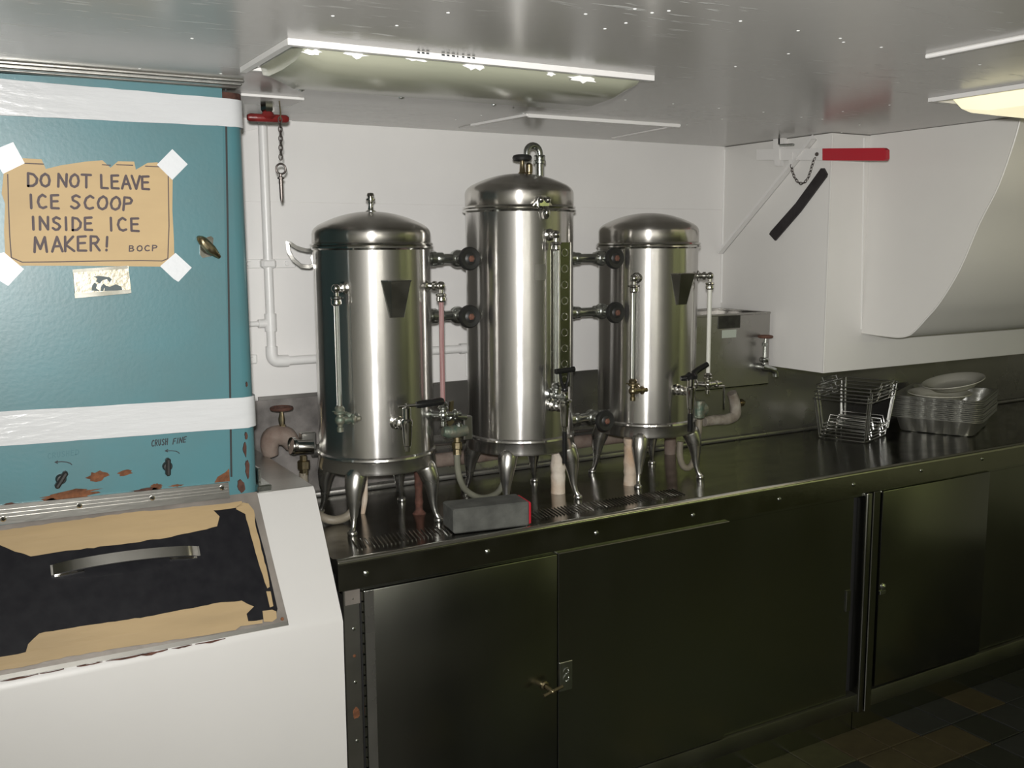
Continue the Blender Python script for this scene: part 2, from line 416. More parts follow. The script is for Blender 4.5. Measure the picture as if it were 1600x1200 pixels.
# range hood with a swept front
XH = 2.562
hp = [(YD-.001, 1.318), (2.06, 1.314), (2.015, 1.318), (1.985, 1.332), (1.940, 1.378), (1.892, 1.434), (1.834, 1.530), (1.781, 1.657), (1.729, 1.761), (1.690, 1.88), (1.676, ZK-.001)]
hd = thing('vent_hood', 'white range hood with swept front hanging from the duct at right', 'hood', (XH, YD, 1.318))
MB().prism([(XH, y, z) for y, z in hp]+[(XH, YD-.001, ZK-.001)], (.006, 0, 0)).to('side_panel', duct_white, hd)
sheet = MB(); hs = spline([Vector((0, y, z)) for y, z in hp], [1]*len(hp), 4)[0]
sheet.prism([(XH+.006, p.y, p.z) for p in hs]+[(XH+.006, p.y+.006, p.z+.006) for p in hs[::-1]], (XR-.3-XH, 0, 0))
sheet.to('front_panel', duct_white, hd)
MB().tube([(XH+.001, p.y, p.z) for p in hs], .003, 6).to('edge_bead', duct_white, hd)

# other side of the galley (only ever seen as a reflection)
oc = thing('galley_counter', 'dark steel counter along the opposite side of the galley', 'counter', (2, YF+.3, 0))
MB().box(-.9, 5.2, YF+.01, YF+.62, .1, .88, .004).to('cabinet_body', room_dark, oc)
MB().box(-.92, 5.22, YF+.01, YF+.65, .88, .91, .004).to('worktop', counter_m, oc)
MB().box(-.88, 5.18, YF+.06, YF+.55, 0, .1).to('plinth', cab_dark, oc)

# ================================================================== COUNTER
XC0, YC = .723, 2.053
ct = thing('worktop', 'long dark stainless steel worktop under the three urns', 'worktop', (XC0, YC, ZC))
pr = [(YC+.018, ZC-.03), (YB-.006, ZC-.03), (YB-.006, ZC), (YC+.034, ZC), (YC+.028, ZC+.0015), (YC+.020, ZC+.0045)] + [(YC+.011-.011*math.sin(R_(a)), ZC-.005+.011*math.cos(R_(a))) for a in range(0, 91, 10)] + [ (YC, .826), (YC+.018, .826)]
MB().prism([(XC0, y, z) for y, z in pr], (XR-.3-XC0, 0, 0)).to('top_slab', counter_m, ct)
MB().box(XC0, XR-.3, YB-.006, YB-.001, ZC, 1.196, .001).to('backsplash', splash_m, ct)
MB().box(XC0, XR-.3, YB-.022, YB-.006, ZC, ZC+.016, .005, 2).to('cove_strip', splash_m, ct)
MB().box(.60, 1.25, YB-.010, YB-.006, ZC+.02, 1.186).to('worn_panel', worn_grey, ct, label='scraped grey backsplash panel behind the left urn')
for px, py in ((572, 896), (762, 862), (932, 833), (1083, 805), (1218, 780), (1334, 757), (1440, 735), (1535, 717)):
    p = aty(px, py, YC)
    MB().lathe([(.0065, -.001), (.0065, .0015), (.004, .0035), (0, .004)], p, NY, 12).to('screw', fitting, ct)
ns = MB(); E_ = [(YC+.011-.0112*math.sin(R_(a)), ZC-.005+.0112*math.cos(R_(a))) for a in range(-8, 99, 7)]
ns.prism([(XC0+.001, y, z) for y, z in E_]+[(XC0+.001, YC+.009, ZC-.007)], (XR-.302-XC0, 0, 0)).to('highlight_edge', mat('highlight_edge_steel', (.62, .61, .56), .16, 1), ct, label='front edge strip in brighter steel to carry the highlight')  # brighter strip laid over the edge to strengthen its highlight line
gr = MB()          # embossed drain ribs along the front of the top
x = .80
while x < 1.80:
    gr.tube([(x, 2.128, ZC+.0002), (x+.014, 2.202, ZC+.0002)], .0015, 5); x += .0108
gr.to('drain_rib', counter_m, ct, kind='stuff')

def cabinet(name, label, X0, X1):
    c = thing(name, label, 'cabinet', (X0, 2.06, 0))
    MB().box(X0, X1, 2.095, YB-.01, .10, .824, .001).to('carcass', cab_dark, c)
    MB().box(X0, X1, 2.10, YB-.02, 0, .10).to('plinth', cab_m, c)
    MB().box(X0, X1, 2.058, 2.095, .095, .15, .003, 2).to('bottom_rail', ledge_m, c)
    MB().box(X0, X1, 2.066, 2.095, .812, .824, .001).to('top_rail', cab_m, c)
    return c
c1 = cabinet('base_cabinet', 'dark steel base cabinet with hinged door and brass catch beside the ice bin', .735, 2.50)
MB().box(.735, .774, 2.056, 2.095, .10, .824, .0015).to('stile', alum, c1)
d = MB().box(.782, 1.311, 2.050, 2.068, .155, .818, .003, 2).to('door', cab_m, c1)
MB().box(.783, .806, 2.0485, 2.051, .158, .816).to('hinge_leaf', splash_m, d)
hg = MB()
for k in range(26): hg.cyl((.778, 2.049, .16+k*.0255), (.778, 2.049, .16+k*.0255+.0215), .0034, n=8)
hg.to('hinge_knuckle', cab_m, d, kind='stuff')
for zz in (.803, .73, .665, .60, .455, .36):
    MB().lathe([(.004, 0), (.004, .001), (0, .003)], (.757, 2.056, zz), NY, 8).to('rivet', rust if zz in (.665,) else fitting, c1)
MB().prism(blob(.757, .525, .009, .014, 2.056, 12, .2, 4), (0, -.0008, 0)).to('rust_spot', rust, c1)
MB().prism([(.738, 2.056, .79), (.774, 2.056, .79), (.774, 2.056, .824), (.738, 2.056, .824)], (0, -.002, 0)).to('stile_tab', lid_grey, c1)
# brass T catch on the first door, and its strike plate on the next panel
p = aty(848, 1072, 2.05)
MB().cyl((p.x+.006, 2.05, p.z), (p.x+.008, 2.016, p.z-.003), .0055, n=10).cyl((p.x-.018, 2.016, p.z-.009), (p.x+.040, 2.016, p.z+.004), .0045, n=10)\
    .ball((p.x+.008, 2.015, p.z-.003), .0065).lathe([(.012, 0), (.012, .003), (.007, .005)], (p.x+.006, 2.05, p.z), NY, 12).to('catch', brass, d)
p2 = MB().box(1.316, 1.90, 2.054, 2.072, .155, .818, .002).to('sliding_panel', cab_m, c1)
MB().box(1.900, 2.434, 2.070, 2.085, .15, .818, .002).to('sliding_panel', cab_m, c1)
q = aty(884, 1056, 2.054)
MB().box(q.x-.020, q.x+.020, 2.0515, 2.0545, q.z-.040, q.z+.040, .001).to('strike_plate', fitting, p2, label='greenish strike plate')
MB().torus((q.x, 2.051, q.z+.014), NY, .008, .0022, 14, 6).torus((q.x, 2.051, q.z-.006), NY, .0085, .0022, 14, 6).to('keyhole_ring', fitting, p2)
MB().box(2.474, 2.500, 2.052, 2.095, .085, .824, .006, 3).to('post', cab_m, c1)
MB().obox((2.422, 2.068, .475), (1, 0, 0), (0, 1, 0), (0, 0, 1), .010, .003, .035, .001).to('finger_pull', cab_m, c1)
c2 = cabinet('base_cabinet', 'dark steel base cabinet at right below the foil trays', 2.504, XR-.32)
MB().box(2.504, 2.535, 2.052, 2.095, .085, .824, .002).to('post', cab_m, c2)
p4 = MB().box(2.552, 3.10, 2.056, 2.074, .158, .818, .003, 2).to('sliding_panel', cab_m, c2)
MB().box(3.10, 3.95, 2.072, 2.088, .152, .818, .002).to('sliding_panel', cab_m, c2)
MB().box(3.96, 5.2, 2.056, 2.074, .158, .818, .002).to('sliding_panel', cab_m, c2)
q = aty(1378, 917, 2.056)
MB().lathe([(.011, 0), (.011, .004), (.005, .008), (0, .009)], (q.x+.004, 2.056, q.z), NY, 12).to('lock', fitting, p4)
MB().box(q.x-.014, q.x+.014, 2.050, 2.0565, q.z-.024, q.z-.012, .001).to('latch_tongue', fitting, p4)

# ================================================================== ICE BIN (below) and ICE MAKER HEAD (above)
XB, YI, ZB = .70, 2.136, 1.058
bn = thing('ice_bin', 'white ice storage bin with sloping black lid below the teal ice maker', 'ice bin', (.25, 2.2, 0))
bp_ = [(1.969, .09), (1.966, .79), (1.972, .803), (1.978, .812), (2.128, 1.050), (2.138, ZB), (2.646, ZB), (2.646, .09)]
MB().prism([(-.30, y, z) for y, z in bp_], (XB+.30, 0, 0)).to('bin_body', bin_white, bn)
for lx in (-.25, .66):
    for ly in (2.0, 2.60): MB().cyl((lx, ly, 0), (lx, ly, .095), .02, .026, 12).to('leg', fitting, bn)
MB().box(.565, XB-.001, YI+.004, 2.645, ZB-.001, ZB+.0015).to('top_sheet', alum, bn, label='bare grey sheet on top of the bin')
A, B = Vector((0, 2.136, 1.058)), Vector((0, 1.969, .798))
LN = (B-A).cross(Vector((1, 0, 0))).normalized()
if LN.y > 0: LN = -LN
SL = (B-A).normalized()
def lp(x, y, off=0.): return atplane(x, y, A+LN*off, LN)
def lprism(px, th, off, jag=0., seed=1):
    rd = random.Random(seed); pts = []
    V = [lp(x, y, off) for x, y in px]
    for a, b in zip(V, V[1:]+V[:1]):
        n = max(1, int((b-a).length/.012)) if jag else 1
        for k in range(n):
            p = a.lerp(b, k/n)
            if jag and k: p += SL*rd.uniform(-jag, jag)+Vector((rd.uniform(-jag, jag), 0, 0))
            pts.append(p)
    return MB().prism(pts, LN*th)
fr = [(-190, 843), (0, 818), (300, 782), (401, 769), (424, 868), (450, 972), (300, 1003), (0, 1058), (-190, 1093)]
lprism(fr, .003, 0).to('lid_frame', lid_grey, bn)
blk = [(-190, 862), (0, 835), (300, 797), (372, 786), (386, 787), (395, 797), (414, 868), (433, 952), (431, 961), (420, 966), (300, 989), (0, 1043), (-190, 1080)]
ld = lprism(blk, .004, .003).to('lid', lid_black, bn, label='black lid with torn tan paper left round its edges')
Z3 = lambda pts: [(x*.3833, 740+y*.3833) for x, y in pts]
TAN = [Z3([(-300, 250), (0, 232), (300, 190), (560, 155), (640, 150), (860, 128), (985, 112), (990, 135), (870, 150), (895, 175), (885, 215), (700, 258), (520, 285), (300, 312), (125, 338), (60, 318), (0, 292), (-200, 260)]),
       Z3([(990, 118), (1012, 122), (1035, 150), (1042, 215), (1062, 290), (1085, 380), (1099, 462), (1090, 468), (1062, 390), (1036, 300), (1012, 210), (1000, 165), (962, 145), (965, 135)]),
       Z3([(-250, 820), (0, 748), (105, 728), (115, 695), (160, 652), (300, 628), (440, 606), (600, 583), (760, 552), (900, 525), (985, 518), (1035, 542), (1005, 572), (1012, 602), (1070, 596), (1070, 610), (980, 622), (960, 638), (800, 664), (600, 695), (300, 742), (120, 782), (0, 803), (-250, 850)]),
       Z3([(1085, 480), (1103, 480), (1114, 540), (1100, 546)]), Z3([(1070, 560), (1110, 555), (1126, 562), (1128, 590), (1110, 604), (1075, 604)])]
for i, t in enumerate(TAN):
    lprism(t, .0006, .0071, .0011 if i < 3 else 0, i).to('paper_remnant', tan_paper, ld, smooth=0)
# chrome bow handle on the lid
h0, h1 = lp(84, 893, .007), lp(306, 864, .007)
up = LN
bow = [h0+up*.010, h0.lerp(h1, .1)+up*.024, h0.lerp(h1, .3)+up*.036, h0.lerp(h1, .5)+up*.040, h0.lerp(h1, .7)+up*.036, h0.lerp(h1, .9)+up*.024, h1+up*.010]
hb = MB().tube(bow, 1., flat=(.0105, .0035, SL), smooth=4)
for a, b in ((h0, .17), (h1, -.17)):
    e = a.lerp(h1 if a is h0 else h0, .2)
    hb.tube([a+up*.001, a+up*.012], [1, 1], flat=(.0105, .006, SL))
    hb.prism([a-SL*.009+up*.0, e-SL*.007, e+SL*.009, a+SL*.013], up*.006)
hb.to('handle', chrome, ld, label='curved chrome bow handle')
f0, f1 = lp(-190, 1096, .002), lp(450, 974, .002)
MB().tube([f0, f1], 1., flat=(.0045, .003, SL)).to('lid_trim', chrome, bn)
rm = MB(); rr_ = random.Random(9)
for (xa, xb, w) in ((120, 160, 1.5), (165, 235, 2.2), (212, 262, 3.2), (268, 300, 2), (305, 352, 2.2), (0, 60, 2), (62, 100, 1.3)):
    top_, bot_ = [], []
    for k in range(7):
        x = xa+(xb-xa)*k/6; y = 1064-x*.19
        top_.append(lp(x, y+rr_.uniform(-.4, .4), .002)); bot_.append(lp(x, y+w*(.2+math.sin(PI*k/6))*rr_.uniform(.6, 1.2)+.4, .002))
    rm.prism(top_+bot_[::-1], LN*.0008+Vector((0, -.001, 0)))
rm.to('rust_streak', rust_dark, bn, smooth=0, kind='stuff')
sr = lp(441, 967, .003)
MB().lathe([(.004, 0), (.003, .002), (0, .0025)], sr, LN, 8).to('screw', rust, bn)

im = thing('ice_maker', 'teal painted ice maker with worn rust spots standing on the white bin', 'ice maker', (.25, 2.3, ZB))
def outline(off, x0=-.30, xr=.575, r=.03, yb=2.60):
    pts = [(x0, YI-off)]
    for k in range(7):
        a = -PI/2+PI/2*k/6; pts.append((xr-r+(r+off)*math.cos(a), YI+r+(r+off)*math.sin(a)))
    pts += [(xr+off, yb)]
    return pts
def slab(off, z0, z1): return [(x, y, z0) for x, y in outline(off)+[(-.30, 2.60)]], (0, 0, z1-z0)
MB().prism(*slab(0, ZB+.002, 1.915)).to('cabinet_shell', teal, im)
MB().prism(*slab(.003, 1.913, 1.926)).to('top_cap', rust_dark, im, label='rusted top edge of the ice maker')
def ay(x, y, off=0.): return aty(x, y, YI-off)
def slant(px, th, off): return MB().prism([ay(x, y, off) for x, y in px], (0, -th, 0))
slant([(-140, 135), (0, 115), (346, 137), (351, 400), (357, 633), (0, 650), (-140, 658)], .004, 0).to('upper_panel', teal, im)
slant([(-140, 664), (0, 655), (357, 637), (358, 772), (0, 820), (-140, 838)], .004, 0).to('lower_panel', teal, im)
slant([(351, 137), (354, 137), (363, 745), (360, 745)], .0008, 0).to('panel_gap', cab_dark, im)
MB().prism([ay(x, y, .004) for x, y in ((-140, 806), (0, 789), (356, 753), (358, 777), (0, 819), (-140, 836))], (0, -.006, 0)).to('bottom_trim', alum, im)
for k in (8, 14, 20):
    MB().prism([ay(0, 789+k, .010), ay(357, 753+k*.75, .010), ay(357, 755+k*.75, .010), ay(0, 791+k, .010)], (0, -.002, 0)).to('trim_rib', alum, im)
for x, y in ((5, 811), (124, 790), (238, 778), (347, 762)):
    MB().lathe([(.0055, 0), (.0055, .002), (.003, .004), (0, .004)], ay(x, y, .010), NY, 10).to('screw', chrome, im)
MB().box(.57, .603, YI-.004, 2.30, ZB+.0016, ZB+.018, .003).to('base_flange', fitting, im)
MB().box(.58, .588, YI+.03, 2.28, ZB+.018, ZB+.05, .002).to('base_flange', fitting, im)
# rust
for i, (x, y, rx, rz_) in enumerate(((152, 744, 15, 8), (195, 738, 11, 5))):
    c = ay(x, y); MB().prism(blob(c.x, c.z, rx*.00125, rz_*.0013, YI-.004, 14, .3, 20+i), (0, -.0006, 0)).to('rust_patch', rust, im)
for i, (x, y, rx, rz_) in enumerate(((115, 772, 38, 7), (225, 766, 26, 4), (244, 759, 9, 5), (15, 791, 28, 5), (275, 758, 10, 2), (80, 780, 8, 2))):
    c = ay(x, y); MB().prism(blob(c.x, c.z, rx*.00128, rz_*.0013, YI-.004, 22, .4, 40+i), (0, -.0006, 0)).to('rust_patch', rust_dark if i % 2 else rust, im)
slant([(335, 754), (340, 745), (352, 738), (358, 732), (359, 752)], .0008, .004).to('rust_patch', rust, im)
for i, (x, y, rx, rz_) in enumerate(((374, 758, 12, 10), (380, 700, 4, 12), (382, 680, 3, 6), (384, 730, 5, 14), (383, 600, 2, 4))):
    c = aty(x, y, YI+.010); MB().prism(blob(min(c.x, .566), c.z, rx*.0008, rz_*.0013, YI+.004, 12, .4, 60+i), (0, -.010, 0)).to('rust_patch', rust_dark, im)
# broken black selector knobs
def knob(px, py, s, rot):
    c = ay(px, py, .004); k = MB()
    k.lathe([(.0115*s, 0), (.0115*s, .006), (.009*s, .012), (0, .013)], c, NY, 14)
    k.obox(c+Vector((0, -.010, 0)), (math.cos(rot), 0, math.sin(rot)), (0, 1, 0), (-math.sin(rot), 0, math.cos(rot)), .0055*s, .008, .021*s, .003)
    return k
knob(95, 748, .9, -.6).to('selector_knob', black_rubber, im, label='broken black knob under the faded arrow')
knob(261, 728, .9, -.05).to('selector_knob', black_rubber, im, label='black knob under the CRUSH FINE writing')
wr = MB(); write(wr, 'CRUSH', ay(237, 697.5, .004), ay(262, 694.5, .004), ay(237.5, 688, .004), .0021, NY, .3)
write(wr, 'FINE', ay(270, 694, .004), ay(290.5, 690.5, .004), ay(271.5, 685.5, .004), .0021, NY, .3)
wr.to('lettering', ink_black, im, label='black handwritten CRUSH FINE'); wr = MB()
strokes(wr, [[ay(280, 708.5, .004), ay(279, 707, .004), ay(275, 705, .004), ay(268, 704.3, .004), ay(258, 704.5, .004)], [ay(262, 702.5, .004), ay(258, 704.5, .004), ay(262, 706, .004)]], .0018, NY)
wr.to('arrow', ink_black, im); wr = MB()
strokes(wr, [[ay(112, 726, .004), ay(110, 724, .004), ay(104, 722, .004), ay(96, 721.3, .004), ay(86, 722.2, .004)], [ay(90, 720.3, .004), ay(86, 722.2, .004), ay(90, 724, .004)]], .0020, NY)
wr.to('arrow', ink_black, im)
wf = MB(); write(wf, 'CRUSHED', ay(75, 716.5, .004), ay(123, 710, .004), ay(75, 708.5, .004), .0016, NY, .3)
wf.to('faded_lettering', ink_faint, im, label='faded handwritten CRUSHED')
# badge
bg = [ay(113, 421, .004), ay(199, 415, .004), ay(204, 457, .004), ay(117, 465, .004)]
b_ = MB().prism(bg, (0, -.010, 0)).to('name_badge', badge_m, im, label='worn metal badge with flaking dark paint')
MB().prism([ay(113, 421, .014), ay(199, 415, .014), ay(199.5, 419.5, .014), ay(113.5, 426, .014)], (0, -.004, 0)).to('badge_rim', chrome, b_)
MB().prism([ay(116, 459, .014), ay(203.5, 452, .014), ay(204, 458, .014), ay(117, 466, .014)], (0, -.004, 0)).to('badge_rim', chrome, b_)
bk = MB()
for pts in ([(143, 454), (144, 446), (148, 441), (152, 445), (150, 450), (156, 455)], [(146, 432), (156, 431), (163, 432), (171, 433), (175, 437), (171, 441), (167, 436), (160, 438), (156, 443), (150, 440), (152, 435)],
            [(163, 455), (164, 446), (172, 448), (181, 444), (190, 448), (191, 453), (178, 454)], [(158, 447), (162, 443), (165, 446), (161, 455), (157, 455)]):
    bk.prism([ay(x, y, .0141) for x, y in pts], (0, -.0004, 0))
bk.to('paint_flakes', badge_ink, b_, smooth=0, kind='stuff')
# door latch
lt = MB().prism([ay(312, 374, .004), ay(329, 369, .004), ay(333, 372, .004), ay(331, 400, .004), ay(316, 403, .004), ay(312, 398, .004)], (0, -.003, 0))
pl = lt.to('latch_plate', chrome, im)
MB().tube([ay(309, 371, .014), ay(316, 376, .022), ay(330, 390, .022), ay(343, 402, .016)], [.004, .010, .011, .004], 10, smooth=3).cyl(ay(322, 384, .006), ay(322, 384, .02), .006).to('latch_lever', brass, pl)

# white tape bands round the ice maker
def band(name, label, zl0, zl1, zr0, zr1, off):
    o = MB(); bm = o.bm; pts = outline(off)[:-1]+[(.575+off, YI+.06)]; xs = []
    # even steps along the run so that the slant stays smooth
    P = [Vector((x, y, 0)) for x, y in pts]; fine = []
    for a, b in zip(P, P[1:]):
        n = max(1, int((b-a).length/.03)); fine += [a.lerp(b, k/n) for k in range(n)]
    fine.append(P[-1]); rd = random.Random(int(zl0*1000)); L = []
    for th in (0, .0012):
        L.append([])
        for p in fine:
            t = max(0, min(1, (p.x-.07)/(.56-.07))); d = Vector((p.x-.2, p.y-2.4, 0)).normalized()*th
            L[-1].append([bm.verts.new((p.x+d.x, p.y+d.y, z)) for z in (zl0+(zr0-zl0)*t+rd.uniform(-.0006, .0006), (zl0+zl1)/2+((zr0+zr1)-(zl0+zl1))/2*t, zl1+(zr1-zl1)*t+rd.uniform(-.0006, .0006))])
    a, b = L
    for i in range(len(fine)-1):
        for k in range(2):
            bm.faces.new((a[i][k], a[i+1][k], a[i+1][k+1], a[i][k+1])); bm.faces.new((b[i][k], b[i+1][k], b[i+1][k+1], b[i][k+1]))
        bm.faces.new((a[i][0], a[i+1][0], b[i+1][0], b[i][0])); bm.faces.new((a[i][2], a[i+1][2], b[i+1][2], b[i][2]))
    for i in (0, len(fine)-1):
        for k in range(2): bm.faces.new((a[i][k], a[i][k+1], b[i][k+1], b[i][k]))
    tag(o.to(name, tape_mat), label, 'tape')
band('tape_band', 'wide glossy white tape band along the top of the teal ice maker', 1.853, 1.921, 1.856, 1.912, .0048)
band('tape_band', 'wrinkled white tape band across the ice maker above the knobs', 1.221, 1.289, 1.210, 1.278, .0048)

# the kraft paper notice
Z1 = lambda pts: [(x*.31663, 100+y*.31663) for x, y in pts]
sg = thing('paper_sign', 'brown paper sign DO NOT LEAVE ICE SCOOP INSIDE ICE MAKER taped to the ice maker', 'sign', tuple(ay(140, 335, .004)))
PO = Z1([(115, 465), (205, 470), (226, 518), (300, 500), (420, 482), (505, 475), (545, 512), (582, 480), (662, 482), (670, 522), (728, 488), (775, 485), (852, 545), (850, 720), (858, 870), (860, 960), (800, 1000), (400, 996), (100, 995), (26, 960), (20, 820), (25, 690), (8, 640), (18, 540), (60, 480)])
MB().prism([ay(x, y, .0042) for x, y in PO], (0, -.0008, 0)).to('paper', kraft, sg, smooth=0)
for px in ([(-8, 415), (65, 385), (122, 490), (15, 542), (-8, 505)], [(850, 420), (926, 495), (850, 572), (774, 497)], [(866, 932), (946, 1005), (880, 1075), (858, 1062), (790, 998)], [(-10, 935), (20, 930), (118, 1012), (40, 1095), (-10, 1065)]):
    MB().prism([ay(x, y, .005) for x, y in Z1(px)], (0, -.0007, 0)).to('tape_piece', tape_small, sg, smooth=0)
le = MB(); SO = .005
def row(txt, xa, ya, xb, yb, xt, yt, w, gap=.24): write(le, txt, ay(xa, ya, SO), ay(xb, yb, SO), ay(xt, yt, SO), w, NY, gap, .02)
WD = .0048
row('DO', 44, 291, 78, 292, 43, 271, WD); row('NOT', 91, 291.5, 141, 293, 91, 271.5, WD); row('LEAVE', 158.5, 294, 235, 296, 157.5, 273.5, WD, .16)
row('ICE', 48, 325, 94, 325.5, 47, 304, WD, .34); row('SCOOP', 111, 325.5, 207, 329, 112, 305, WD, .26)
row('INSIDE', 51.5, 359, 146, 359.5, 50.5, 339, WD, .32); row('ICE', 173, 360, 219, 361, 172, 340, WD, .34)
row('MAKER', 54, 394, 157, 391.5, 53, 371, WD, .2); row('!', 166, 391, 172, 391, 165.5, 371, WD)
row('BOCP', 202, 392.5, 246, 391.5, 202, 384, .0025, .34)
for ln in ([(120, 490), (215, 494)], [(718, 504), (795, 508)], [(38, 545), (42, 700), (48, 850), (56, 955), (110, 978), (300, 976), (500, 972), (700, 970), (800, 972), (828, 960), (834, 800), (830, 545)], [(505, 497), (545, 500)], [(575, 497), (655, 500)]):
    strokes(le, [[ay(x, y, SO) for x, y in Z1(ln)]], .0020, NY)
le.to('lettering', ink, sg, smooth=0, label='dark marker handwriting and border line')

# ================================================================== URNS
def rad(c, phi, r, z): return Vector((c[0]+r*math.cos(R_(phi)), c[1]+r*math.sin(R_(phi)), z))
UR = .149
def urn_common(u, c, rim, shoulder, top):
    R = UR
    prof = [(0, 1.043), (.118, 1.043), (.140, 1.037), (R+.004, 1.041), (R+.005, 1.047), (R+.003, 1.070), (R+.006, 1.075), (R+.005, 1.080), (R, 1.084)]
    b = MB().lathe([(R, 1.075)]+[(R, 1.075+(rim-1.078)*k/6) for k in range(1, 7)]+[(R-.004, rim-.002), (R-.02, rim-.002)], (c[0], c[1], 0), n=72)
    b.to('body', steel, u, 50)
    MB().lathe(prof, (c[0], c[1], 0), n=72).to('base_band', steel, u, 40)
    MB().lathe([(R-.006, rim-.005), (R+.004, rim-.006), (R+.008, rim-.002), (R+.007, rim+.002), (R+.003, rim+.003), (R+.008, rim+.006), (R+.006, rim+.010), (R-.004, rim+.010)], (c[0], c[1], 0), n=72).to('rim_ring', chrome, u, 40)
    dm = [(R-.008, rim+.004), (R-.001, rim+.009), (R+.001, rim+.012), (R+.001, shoulder-.006), (R-.001, shoulder+.001), (R-.006, shoulder+.008), (R-.015, shoulder+.015)]
    h = top-(shoulder+.015); Rs = R-.015
    for k in range(1, 13):
        t = k/12; dm.append((Rs*(1-t), shoulder+.015+h*(1-(1-t)**2.1)))
    dm[-1] = (0, top)
    lid = MB().lathe(dm, (c[0], c[1], 0), n=72).to('lid', steel_lid, u, 40)
    for phi in (-135, -45, 45, 135):
        P = [rad(c, phi, q[0], q[1]) for q in ((.124, 1.052), (.136, 1.036), (.146, 1.010), (.151, .983), (.153, .957), (.156, .932), (.162, .912), (.168, .902))]
        lg = MB().tube(P, [.022, .0275, .0245, .0185, .0128, .0088, .0068, .0085], 14, smooth=4)
        lg.lathe([(0, ZC+.0005), (.012, ZC+.0005), (.013, ZC+.004), (.011, ZC+.010), (0, ZC+.013)], (P[-1].x, P[-1].y, 0), n=14)
        lg.to('leg', satin, u, 60)
    return lid
def gauge(u, c, phi, zt, zb, tube_mat, tee, base_mat=fitting, out=.036):
    a, b = rad(c, phi, UR-.004, zt), rad(c, phi, UR+out, zt)
    dirv = (b-a).normalized(); sd = dirv.cross(Vector((0, 0, 1)))
    g = MB().lathe([(.017, 0), (.016, .006), (.010, .010), (.008, .016), (.012, .02), (.012, .027), (.007, .03), (.007, .04)], a, dirv, 16)
    g.ball(b, .0115).cyl(b, b-Vector((0, 0, .024)), .006)
    g.lathe([(.007, -.018), (.013, -.020), (.014, -.024), (.0115, -.027), (.0125, -.031), (.0125, -.037), (.009, -.041), (0, -.041)], b, n=14)
    g.tube([b+sd*-.018+Vector((0, 0, -.022)), b+sd*.018+Vector((0, 0, -.022))], .0022, 6)
    go = g.to('gauge_top_fitting', chrome, u)
    t0 = Vector((b.x, b.y, zt-.038)); t1 = Vector((b.x, b.y, zb+.034))
    tb = MB().cyl(t0, t1, .0066, n=14).to('gauge_glass', tube_mat, u)
    if tube_mat is glass_red:
        tc = Vector((-b.x, -b.y, 0)).normalized(); td = tc.cross(Vector((0, 0, 1)))
        ln = MB()
        for k in (-.0042, -.0016, .0014, .0042):
            w = td*k+tc*math.sqrt(.0066**2-k*k); ln.tube([t0+w, t1+w], .0006, 5)
        ln.to('gauge_stripe', red_line, tb)
    if tube_mat is glass: MB().cyl(t0, t1, .0022, n=8).to('gauge_bore', glass_white, tb)
    e = Vector((b.x, b.y, zb)); w = MB()
    w.lathe([(.008, .036), (.0125, .030), (.0115, .024), (.014, .021), (.014, .017), (.008, .014), (.009, .0), (.006, -.016), (.008, -.018), (.008, -.028), (0, -.028)], e, n=14)
    w.cyl(rad(c, phi, UR-.004, zb), e, .008).lathe([(.015, 0), (.015, .006), (.009, .010)], rad(c, phi, UR-.003, zb), dirv, 14)
    w.ball(e, .0125).tube([e+sd*-.02+Vector((0, 0, .021)), e+sd*.02+Vector((0, 0, .021))], .002, 6)
    wo = w.to('gauge_cock', base_mat, u)
    f = Vector((0, -1, 0)) if not tee else Vector((1, 0, 0))
    k = MB().cyl(e, e+f*.028, .007).lathe([(.005, .026), (.011, .030), (.011, .036), (.006, .042), (.007, .050), (0, .052)], e, f, 12)
    k.tube([e+f*.034+Vector((0, 0, -.012)), e+f*.034+Vector((0, 0, .012))], .004, 8)
    k.to('cock_handle', base_mat, wo)
    return go
